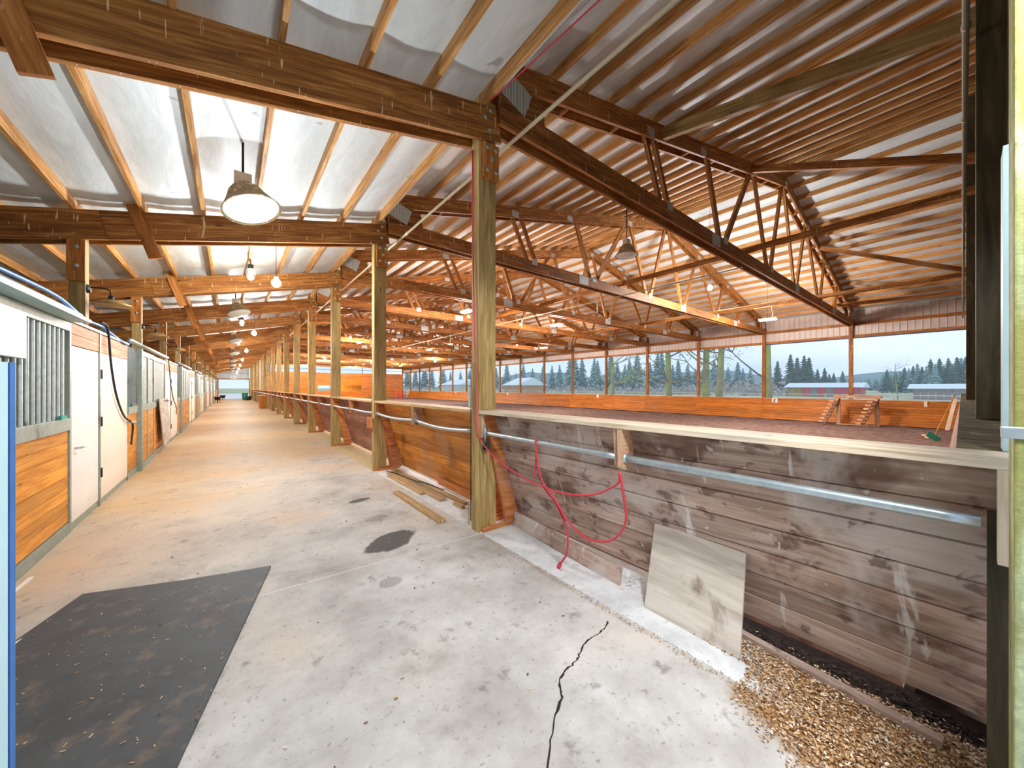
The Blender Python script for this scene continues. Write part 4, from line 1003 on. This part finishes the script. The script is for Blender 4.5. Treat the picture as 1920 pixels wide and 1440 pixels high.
# ------------------------------------------------------------ things on the floor
m = MB(); poly = [(.286, 3.86), (-.62, 4.16), (-.88, 4.26), (-1.12, 3.55), (-.98, 1.0), (-.35, .75)]
poly = [(.286, 3.86), (-.30, 4.02), (-.90, 4.24), (-1.16, 3.45), (-1.5, 1.2), (-.48, .9)]
MB().prism(poly[::-1], .001, .014, 2).build('rubber_mat', 'matrub', label='black rubber mat on the concrete at bottom left', cat='mat')
MB().prism([(-1.04, 3.72), (-1.09, 3.5), (-1.2, 3.4), (-1.22, 3.52)], .016, .019, 2).build('paper_scrap', 'signwhite', label='white paper scrap lying at the mat edge', cat='paper')
MB().prism([(-1.34, 4.9), (-1.31, 4.9), (-1.33, 4.55), (-1.36, 4.55)], .001, .01, 2).build('white_strip', 'signwhite', label='small white strip on the floor by the nearest stall', cat='strip')
# straw bits on the mat
m = MB()
for i in range(260):
    x, y = random.uniform(-1.1, .05), random.uniform(1.6, 3.9); a = random.uniform(0, 3.14); l = random.choice((.006, .01, .02))
    m.board((x, y, .0165), (x + l * math.cos(a), y + l * math.sin(a), .0175), .004, .002)
m.build('straw_bits', 'chip1', kind='stuff', label='pale straw bits scattered over the rubber mat', cat='straw')

# crack in the slab
pts = [(2.05, 1.517), (1.96, 1.49), (1.884, 1.479), (1.80, 1.49), (1.71, 1.465), (1.64, 1.43), (1.574, 1.41), (1.50, 1.405), (1.425, 1.382), (1.385, 1.327), (1.36, 1.30), (1.333, 1.284), (1.238, 1.229), (1.127, 1.152), (1.0, 1.05), (.8, .95)]
m = MB(); q = []
for a, b in zip(pts, pts[1:]):
    for k in range(4):
        t_ = k / 4; q.append((a[0] + (b[0] - a[0]) * t_ + random.uniform(-.006, .006), a[1] + (b[1] - a[1]) * t_ + random.uniform(-.006, .006)))
L = []; R_ = []
for (x, y) in q:
    w = random.uniform(.002, .006); L.append((x - w, y + w, .0012)); R_.append((x + w, y - w, .0012))
n = len(q); m.quadset(L + R_, [(i, n + i, n + i + 1, i + 1) for i in range(n - 1)], [[(0, 0)] * 4] * (n - 1), .5)
m.build('trim_26', 'soil', kind='structure', label='jagged crack in the concrete floor')
# shavings
def chips(name, n, fx, lab, sz=(.006, .016), mat='chip1'):
    m = MB()
    for i in range(n):
        x, y, z = fx(); a = random.uniform(0, 6.28); l = random.uniform(*sz); w = l * random.uniform(.3, .7)
        d = Vector((math.cos(a), math.sin(a), random.uniform(-.4, .4))) * l
        m.board((x, y, z), (x + d.x, y + d.y, z + abs(d.z)), w, .0015, up=(random.uniform(-.5, .5), random.uniform(-.5, .5), 1))
    return m.build(name, mat, kind='stuff', label=lab, cat='shavings')
def pile():
    while True:
        x, y = random.uniform(1.85, 2.62), random.uniform(-.1, 1.3)
        if (x - 2.75) ** 2 * 1.6 + (y + .1) ** 2 * .9 < random.uniform(.8, 1.6) and not (x < 2.35 and .75 < y): return x, y, .013 + random.uniform(0, .012)
chips('wood_shavings', 8500, pile, 'pale wood shavings strewn at the foot of the foreground plank wall')
def fl_():
    return random.uniform(-1.2, 2.0), random.uniform(1.2, 12) , .002
chips('floor_debris', 420, fl_, 'dark and pale specks of dirt and straw over the concrete', (.006, .022))
def joint():
    y = random.uniform(.6, 3.25); return 2.14 + random.gauss(0, .018), y, .012 + random.uniform(0, .004)
chips('joint_shavings', 900, joint, 'thin line of shavings in the joint beside the curb', (.004, .01))
chips('crumbled_concrete', 260, lambda: (random.uniform(2.5, 2.72), random.uniform(1.35, 1.9), random.uniform(.013, .03)), 'crumbled pale debris between the loose board and plywood', (.008, .022), 'curb')
chips('trench_rubble', 700, lambda: (random.uniform(2.6, 2.74), random.uniform(-.1, 1.5), random.uniform(.004, .03)), 'dark earth crumbs under the foreground plank wall', (.008, .03), 'soil')
chips('trench_shavings', 160, lambda: (random.uniform(2.58, 2.72), random.uniform(-.1, 1.5), random.uniform(.006, .02)), 'few pale shavings fallen in the dark trench', (.006, .016))
# loose boards, plywood
MB().board((2.60, 3.24, .10), (2.49, 1.72, .075), .03, .15, up=(.15, 0, 1)).build('loose_board', 'plank_grey', label='weathered board on edge along the foot of the foreground plank wall', cat='board', bevel=.003)
MB().board((2.62, 1.2, .02), (2.5, .05, .02), .05, .05).build('loose_batten', 'plank_grey', label='long half-buried batten in the shavings by the wall', cat='board')
pp = MB(); a0, a1, b0, b1 = Vector((2.375, 1.44, .012)), Vector((2.355, .81, .012)), Vector((2.555, 1.46, .585)), Vector((2.535, .84, .575)); nr = Vector((.014, 0, -.004))
pp.quadset([a0, a1, b1, b0, a0 + nr, a1 + nr, b1 + nr, b0 + nr], [(3, 2, 1, 0), (4, 5, 6, 7), (0, 1, 5, 4), (1, 2, 6, 5), (2, 3, 7, 6), (3, 0, 4, 7)], [[(0, 0), (.6, 0), (.6, .6), (0, .6)]] * 6, .4)
pp.build('plywood_sheet', 'ply', label='square weathered plywood sheet leaning against the plank wall', cat='plywood')
for a, b, w, h, mat, lab in (
    ((1.98, 5.35, .02), (1.98, 3.86, .02), .10, .035, 'scrap', 'flat pale plank on the floor beside the curb'),
    ((2.32, 6.6, .028), (2.36, 4.55, .03), .11, .03, 'scrap', 'broken pale plank lying on the curb behind the flat plank'),
    ((2.46, 6.8, .028), (2.52, 4.2, .03), .09, .03, 'scrap', 'long grey plank on the curb nearest the orange wall'),
    ((2.24, 6.4, .028), (2.25, 5.0, .028), .07, .03, 'scrap', 'narrow pale plank on the curb edge'),
    ((2.62, 5.2, .12), (2.60, 3.6, .12), .035, .10, 'stud', 'orange timber on edge at the foot of the orange wall'),
    ((2.40, 4.3, .03), (2.42, 4.1, .03), .06, .05, 'scrap', 'short wood offcut near the nearest post')):
    MB().board(a, b, w, h).build('scrap_plank', mat, label=lab, cat='plank', bevel=.003)
MB().tube(spl([(2.3, 6.7, .05), (2.38, 6.2, .055), (2.42, 5.7, .055), (2.5, 5.4, .06), (2.55, 4.9, .05)]), .008, 6).build('floor_cable', 'black', label='thin black cable lying over the scrap planks', cat='cable')
MB().board((2.12, 7.15, 1.0), (1.98, 6.65, .84), .1, .09).build('saddle_peg', 'stud', label='short orange timber jutting from the second aisle post', cat='peg')

# ------------------------------------------------------------ arena things
t = E('stepped_frame', (22.4, 2.9, -.18), 'wooden frame with two notched stepped sides standing in the arena', 'frame')
ya, yb = 2.35, 3.65
for yy in (ya, yb):
    MB().box((22.72, yy - .07, -.16), (22.85, yy + .07, 1.12), 2).build('upright', 'bracket', t, bevel=.003)
    m = MB(); A_, B_ = Vector((22.72, yy, 1.08)), Vector((22.2, yy + .42, -.14)); m.board(A_, B_, .10, .2, up=(1, 0, 0)); dn = (B_ - A_); sd_ = Vector((.66, .75, 0))
    for k in range(7):
        c_ = A_ + dn * ((k + .9) / 7.6) + Vector((-.05, .05, .03)); m.board(c_ - Vector((.13, -.10, 0)), c_ + Vector((.02, -.02, 0)), .24, .07)
    m.build('stepped_side', 'bracket', t)
MB().box((22.6, ya - .15, 1.1), (22.9, yb + .15, 1.24), 1).build('top_board', 'bracket', t, bevel=.004)
MB().box((22.68, ya, -.15), (22.76, yb, -.09), 1).build('bottom_rail', 'bracket', t)
t = E('manure_fork', (18.5, .35, -.15), 'teal fork with orange handle leaning in the near arena corner', 'fork')
MB().tube([(18.6, .55, .02), (20.2, .14, 1.35)], .016, 8).build('handle', 'yellow', t)
m = MB().board((18.6, .55, .02), (18.52, .62, -.13), .4, .02, up=(.5, .2, .2))
m.build('blade', 'teal', t)
MB().board((22.4, .35, -.1), (23.3, .15, 1.2), .12, .03).build('leaning_board', 'ledge', label='white board leaning beside the fork in the arena corner', cat='board')
for (x, y, lab) in ((20, .8, 'small pale debris lump near the stepped frame'), (19.3, .7, 'small brown debris lump near the fork')):
    m = MB(); m.lathe([(0, .05), (.08, .04), (.13, .01), (.12, -.02)], (x, y, -.15), 10, Matrix.Scale(2, 4, (1, 0, 0))); m.build('dirt_clod', 'bracket', label=lab, cat='clod')
# letter plates on the kick board
def plate(y, letter, lab, w=.22):
    x = 23.88
    t = E('letter_plate', (x, y, .8), lab, 'sign')
    pl = MB().box((x - .012, y - w / 2, .68), (x, y + w / 2, 1.0), 2).build('plate', 'signwhite', t)
    m = MB(); xs = x - .02
    def st(ya, za, yb_, zb_): m.box((xs, min(ya, yb_), min(za, zb_)), (xs + .006, max(ya, yb_), max(za, zb_)))
    # y decreases to the right as seen from inside
    if letter == 'F': st(y + .05, .74, y + .02, .95); st(y + .02, .92, y - .06, .95); st(y + .02, .83, y - .035, .86)
    elif letter == 'P': st(y + .05, .74, y + .02, .95); st(y + .02, .92, y - .05, .95); st(y + .02, .83, y - .05, .86); st(y - .05, .83, y - .03, .95)
    elif letter == 'B': st(y + .05, .74, y + .02, .95); st(y + .02, .92, y - .05, .95); st(y + .02, .83, y - .05, .86); st(y + .02, .74, y - .05, .77); st(y - .05, .74, y - .03, .95)
    if m.v: m.build('letter', 'signblack', pl)
    return t
def wallY(px): k = (px - 432) * .7842 / 667; return (23.9 / k - .6204 * 23.9) / .7842
plate(wallY(1453), 'F', 'white plate with black letter F on the kick board', .26)
plate(wallY(1121), '', 'small white plate on the kick board, middle distance')
plate(wallY(952), '', 'small white plate on the kick board right of the nearest post')
plate(wallY(855), '', 'small white plate on the kick board left of the nearest post')
plate(wallY(1736), '', 'narrow pale plate on the kick board right of the stepped frame', .1)
# orange bench / jump block at far left of arena
t = E('jump_block', (20, 50, -.1), 'orange jump standards piled at the far end of the arena', 'jump')
for i in range(4): MB().box((18.5 + i * .9, 50 + i * .6, -.15), (18.6 + i * .9, 50.1 + i * .6, 1.3 - .1 * i), 2).build('standard', 'redshed', t)
MB().tube([(18.5, 50, .5), (21.3, 52, .3)], .05, 8).build('pole', 'redshed', t)

# wheelbarrow, bin, cart at the far door
def wheelbarrow(x, y, lab):
    t = E('wheelbarrow', (x, y, 0), lab, 'wheelbarrow')
    m = MB(); P = [(x - .3, y - .35, .62), (x + .3, y - .35, .62), (x + .3, y + .45, .62), (x - .3, y + .45, .62), (x - .18, y - .2, .3), (x + .18, y - .2, .3), (x + .16, y + .2, .3), (x - .16, y + .2, .3)]
    m.quadset(P, [(0, 1, 5, 4), (1, 2, 6, 5), (2, 3, 7, 6), (3, 0, 4, 7), (4, 5, 6, 7)], [[(0, 0)] * 4] * 5, .5); m.build('tray', 'darkmetal', t)
    for s_ in (-1, 1):
        MB().tube([(x + s_ * .1, y + .5, .2), (x + s_ * .2, y - .2, .32), (x + s_ * .28, y - .8, .6)], .016, 6).build('handle', 'yellow', t)
        MB().tube([(x + s_ * .2, y - .3, .32), (x + s_ * .2, y - .3, .0)], .014, 6).build('leg', 'darkmetal', t)
    MB().lathe([(.12, -.04), (.2, -.04), (.2, .04), (.12, .04)], (x, y + .5, .2), 18, Matrix.Rotation(math.radians(90), 4, 'Y')).build('wheel', 'black', t)
wheelbarrow(-1.05, 47.5, 'dark wheelbarrow parked along the stalls near the far door')
wheelbarrow(-.75, 56.5, 'second dark barrow just inside the far doorway')
def bin_(x, y, r, h, mat, lab):
    t = E('rubbish_bin', (x, y, 0), lab, 'bin')
    MB().lathe([(0, 0), (r * .8, 0), (r, h), (r * .95, h), (r * .8, .05)], (x, y, 0), 20).build('body', mat, t)
    MB().lathe([(r * .98, h - .05), (r * 1.08, h - .04), (r * 1.08, h), (r * .98, h + .01)], (x, y, 0), 20).build('rim', mat, t)
bin_(1.45, 57, .33, .85, 'binteal', 'tall teal bin at the right of the far doorway')
bin_(1.75, 54.5, .3, .5, 'black', 'low black tub beside the teal bin')
# cabinet and shelf at far posts
t = E('wooden_cabinet', (2.0, YC(9) + 1, 0), 'small orange wooden tack box standing against the far divider', 'cabinet')
MB().box((1.75, YC(9) + .4, 0), (2.14, YC(9) + 1.9, .95), 2).build('body', 'kick', t)
MB().box((1.7, YC(9) + .35, .95), (2.14, YC(9) + 1.95, 1.0), 1).build('lid', 'ledge_new', t)
MB().box((2.10, YC(11) - .09, 1.3), (2.155, YC(11) - .0, 4.1), 2).build('metal_downpipe', 'galv', label='bright metal strip on a far aisle post', cat='pipe')
MB().lathe([(0, .09), (.08, .05), (.1, 0), (.06, -.08), (0, -.09)], (2.2, YC(9) + .2, 1.44), 10).build('red_ball', 'signred', label='red bundle on the ledge near the far cabinet', cat='bundle')
t = E('exit_sign', (.9, yb + 57, 3.0), 'small red and white sign above the far doorway', 'sign')
t.location = (.25, YEND + .12, 2.9); ORG[t.name] = Vector(t.location)
MB().box((-.05, YEND + .1, 2.8), (.55, YEND + .14, 3.05), 0).build('plate', 'signwhite', t)
MB().box((.02, YEND + .09, 2.86), (.48, YEND + .098, 2.99), 0).build('face', 'signred', t)

# ------------------------------------------------------------ outdoors
MB().box((-300, -60, -.5), (600, 700, -.32), 0).build('ground', 'grass', kind='structure')
MB().box((-40, YEND + .7, -.32), (40, YEND + 60, -.06), 0).build('ground', 'gravel', kind='structure', label='pale gravel yard beyond the far door')
MB().box((-40, -30, -.32), (24.5, -1.0, -.125), 0).build('ground', 'gravel', kind='structure', label='pale yard behind the camera')
def at(px, X):
    k = (px - 432) * .7842 / 667; z = X / k; return (z - .6204 * X) / .7842, z
# red loafing shed
def shed(X, px0, px1, h, mat, lab, depth=8, rise=1.2, panels=None):
    y1, _ = at(px0, X); y0, _ = at(px1, X)
    t = E('field_shed', (X, (y0 + y1) / 2, -.3), lab, 'shed')
    n = 9; L = (y1 - y0) / n
    for i in range(n):
        mt = (panels[i % len(panels)] if panels else mat)
        MB().box((X, y0 + i * L + .03, -.3), (X + .1, y0 + (i + 1) * L - .03, h), 2).build('wall_panel', mt, t)
    MB().box((X, y0, -.3), (X + depth, y0 + .1, h), 0).build('side_wall', mat, t)
    MB().prism([(X - .5, h), (X - .5, h + .12), (X + depth / 2, h + rise), (X + depth + .5, h + .12), (X + depth + .5, h)], y0 - .6, y1 + .6, 1).build('roof', 'roofwhite', t)
    return t
shed(95, 1477, 1612, 1.55, 'redshed', 'long red field shed with white roof seen through the openings', 7, 1.0, ['redshed', 'redshed', 'redshed', 'shedgrey', 'redshed', 'shedgrey', 'redshed', 'shedwood', 'shedwood'])
shed(85, 1712, 1850, 1.35, 'shedgrey', 'grey open field shed with white roof at the right', 9, .8, ['shedgrey'])
shed(70, 945, 970, 2.2, 'orangehouse', 'distant low house with pale roof seen past the nearest post', 12, 2.5, ['orangehouse'])
shed(75, 828, 862, 2.6, 'siding', 'distant pale house seen through the far openings', 12, 2.5, ['siding'])
# red barn beyond the far door
t = E('red_barn', (-9, YEND + 45, 0), 'bleached red barn outside the far door', 'barn')
MB().box((-14, YEND + 45, -.1), (-3, YEND + 52, 5), 2).build('walls', 'redshed', t)
MB().prism([(-14.5, 5), (-2.5, 5), (-8.5, 8.5)], YEND + 44.5, YEND + 52.5, 1).build('roof', 'roofwhite', t)
MB().box((-9.6, YEND + 44.9, 0), (-7.4, YEND + 44.98, 3), 2).build('door', 'signwhite', t)
# fence
t = E('field_fence', (60, 30, -.3), 'long pale field fence beyond the openings', 'fence')
for k in range(22): MB().box((50, -6 + 5 * k, -.3), (50.12, -5.88 + 5 * k, .95), 2).build('post', 'ledge', t)
for z in (.3, .8): MB().box((50.02, -6, z), (50.08, 100, z + .09), 1).build('rail', 'ledge', t)
# conifers
def conifer(h, seed, mat):
    random.seed(seed); m = MB(); tiers = 15; P = []
    for k in range(tiers):
        u = k / tiers; z0 = h * (.12 + .86 * u); r = h * .27 * (1 - u) ** .8 + h * .012; n = 9
        for j in range(n):
            a = 2 * math.pi * j / n + k * 1.7 + random.uniform(-.3, .3); rr = r * random.uniform(.55, 1.15); w = rr * .42 + .06
            c, s_ = math.cos(a), math.sin(a); tip = Vector((c * rr, s_ * rr, z0 - rr * random.uniform(.25, .5)))
            b1 = Vector((-s_ * w * .8, c * w * .8, z0 - rr * .1)) + Vector((c, s_, 0)) * rr * .45
            b2 = Vector((s_ * w * .8, -c * w * .8, z0 - rr * .1)) + Vector((c, s_, 0)) * rr * .45
            top = Vector((0, 0, z0 + h * .055)); low = Vector((c * rr * .3, s_ * rr * .3, z0 - h * .03))
            m.quadset([top, b1, tip, b2, low], [(0, 1, 2), (0, 2, 3), (4, 2, 1), (4, 3, 2), (0, 4, 1), (0, 3, 4)], [[(0, 0)] * 3] * 6, random.random())
    m.tube([(0, 0, -.5), (0, 0, h)], [h * .016, .02], 6)
    return m, mat
protos = []
def mkcon(h, seed, mat, loc, lab):
    m, mt = conifer(h, seed, mat); o = m.build('conifer_tree', mt, origin=(0, 0, 0), label=lab, cat='tree', group='conifers beyond the field'); o.location = loc; return o
random.seed(3)
CP = [mkcon(1.0 * h, i, 'conifer', (400, 0, -400), '') for i, h in enumerate((10, 12, 14))]
CQ = [mkcon(1.0 * h, i + 9, 'conifer_haze', (400, 0, -400), '') for i, h in enumerate((11, 13))]
random.seed(11)
cnt = 0
def place(px, X, topy, far, lab):
    global cnt
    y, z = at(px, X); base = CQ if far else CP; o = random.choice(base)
    want = CAMZ + (726 - topy) / 667 * z + .3; h0 = o.dimensions.z if o.dimensions.z > 1 else 12
    c = o.copy(); COL.objects.link(c); c.location = (X, y, -.3); s_ = want / max(v.co.z for v in o.data.vertices)
    c.scale = (s_, s_, s_); c.rotation_euler = (0, 0, random.uniform(0, 6.28)); c['label'] = lab; cnt += 1
    return c
idx = 0
def nlab(fmt):
    global idx; idx += 1; return fmt % nth(idx)
for (px, ty) in ((1458, 675), (1482, 662), (1495, 668), (1508, 664), (1517, 668), (1533, 690), (1546, 688), (1563, 698), (1580, 694), (1555, 700)):
    place(px, 150, ty, False, nlab('dark conifer behind the red shed, %s of the group'))
idx = 0
for k in range(22):
    px = 1655 + k * 8.2; ty = 702 - 26 * min(1, (px - 1650) / 110) + random.uniform(-9, 7)
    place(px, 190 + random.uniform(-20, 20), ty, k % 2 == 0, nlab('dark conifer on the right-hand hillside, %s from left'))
idx = 0
for k in range(8):
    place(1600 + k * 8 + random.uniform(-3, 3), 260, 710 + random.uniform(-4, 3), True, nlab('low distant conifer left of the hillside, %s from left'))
idx = 0
for k in range(24):
    px = 1065 + k * 15 + random.uniform(-5, 5); ty = 672 + random.uniform(-16, 12) if px < 1290 else 680 + random.uniform(-10, 14)
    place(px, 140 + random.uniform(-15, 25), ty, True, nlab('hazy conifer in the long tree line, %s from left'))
idx = 0
for k in range(18):
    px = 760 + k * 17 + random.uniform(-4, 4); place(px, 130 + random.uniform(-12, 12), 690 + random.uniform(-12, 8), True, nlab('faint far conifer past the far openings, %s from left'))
for o in CP + CQ: bpy.data.objects.remove(o)
# bare mossy trees close to the wall
def bare_tree(px, X, r, h, lean, lab, seed, spread=1.0, leafy=False):
    random.seed(seed); y, z = at(px, X); base = Vector((X, y, -.3))
    t = E('mossy_tree', base, lab, 'tree', 'mossy bare trees outside the openings')
    pts = [base + Vector((lean[0] * u * h + .12 * math.sin(u * 5 + seed), lean[1] * u * h + .12 * math.sin(u * 4 + seed * 2), u * h)) for u in [k / 8 for k in range(9)]]
    MB().tube(pts, [r * (1.15 - .7 * k / 8) for k in range(9)], 10).build('trunk', 'bark', t)
    m = MB(); tips = []
    def br(p, d, L, rr, depth):
        q = [p]; dd = d.copy()
        for k in range(4):
            dd = (dd + Vector((random.uniform(-.3, .3), random.uniform(-.3, .3), random.uniform(-.1, .22)))).normalized(); q.append(q[-1] + dd * L / 4)
        m.tube(q, [rr * (1 - .16 * k) for k in range(5)], 5, False); tips.append(q[-1])
        if depth:
            for k in range(3):
                s0_ = q[random.randint(1, 4)]; nd = (dd + Vector((random.uniform(-1, 1), random.uniform(-1, 1), random.uniform(-.5, .6)))).normalized()
                br(s0_, nd, L * .62, rr * .5, depth - 1)
    for k in range(11):
        p = pts[random.randint(2, 8)]; a = random.uniform(0, 6.28); br(p, Vector((math.cos(a), math.sin(a), random.uniform(.1, .7))).normalized(), h * .33 * spread, r * .28, 2)
    m.build('branches', 'twig' if not leafy else 'bark', t)
    if leafy:
        m = MB()
        for p in tips:
            for k in range(5):
                q = p + Vector([random.gauss(0, .35) for _ in range(3)]); a = Vector([random.uniform(-1, 1) for _ in range(3)]).normalized() * .11; b = a.orthogonal().normalized() * .06
                m.quadset([q - a, q + b, q + a, q - b], [(0, 1, 2, 3)], [[(0, 0)] * 4], random.random())
        m.build('foliage', 'leafgreen', t)
bare_tree(1147, 34, .22, 9, (0, .02), 'green-mossy forked tree outside the openings, leftmost of five', 5, 1, True)
bare_tree(1251, 30, .26, 9, (0, -.01), 'straight mossy trunk outside, second tree from left', 8)
bare_tree(1325, 33, .30, 10, (0, .0), 'thick pale mossy trunk outside, middle tree', 13, 1, True)
bare_tree(1341, 29, .24, 9, (0, -.11), 'leaning bright green mossy trunk outside, beside the pale trunk', 21)
bare_tree(1435, 30, .30, 10, (0, -.04), 'mossy trunk half hidden by a wall post, rightmost of five', 34)
bare_tree(1681, 70, .07, 5, (0, 0), 'small bare sapling in the field right of the red shed', 40, .7)
# grey scrub along the field edge
random.seed(5)
def bush(px, X, w, h, mat, lab):
    y, z = at(px, X); m = MB()
    for k in range(80):
        a = random.uniform(0, 6.28); rr = random.random() ** .5 * w; zz = random.uniform(0, h) * (1 - rr / w * .6)
        q = Vector((X + math.cos(a) * rr, y + math.sin(a) * rr, -.3 + zz)); s_ = random.uniform(.25, .6)
        aa = Vector([random.uniform(-1, 1) for _ in range(3)]).normalized() * s_; b = aa.orthogonal().normalized() * s_
        m.quadset([q - aa, q + b, q + aa, q - b], [(0, 1, 2, 3)], [[(0, 0)] * 4], random.random())
    m.build('field_bush', mat, label=lab, cat='bush', group='grey bushes at the field edge')
for k in range(34):
    px = 760 + k * 21; bush(px, 100 + random.uniform(-12, 12), 4.5, 3.2 if px < 1300 else 4.4, 'scrub', 'grey leafless bush at the field edge, %s from left' % nth(k + 1))
random.seed(9)
# wooded hill
m = MB(); P = []; nn = 60
for i in range(nn + 1):
    for j in range(5):
        u = i / nn; y = -120 + 640 * u; hgt = (10 + 20 * u + 4 * math.sin(u * 14) + 3 * math.sin(u * 31)) * (j / 4) ** .7
        P.append((300 + 40 * j, y, -1 + hgt))
m.quadset(P, [(i * 5 + j, (i + 1) * 5 + j, (i + 1) * 5 + j + 1, i * 5 + j + 1) for i in range(nn) for j in range(4)], [[(0, 0)] * 4] * (nn * 4), .5, True)
m.build('hillside', 'hill', kind='structure', label='hazy wooded hill on the horizon')
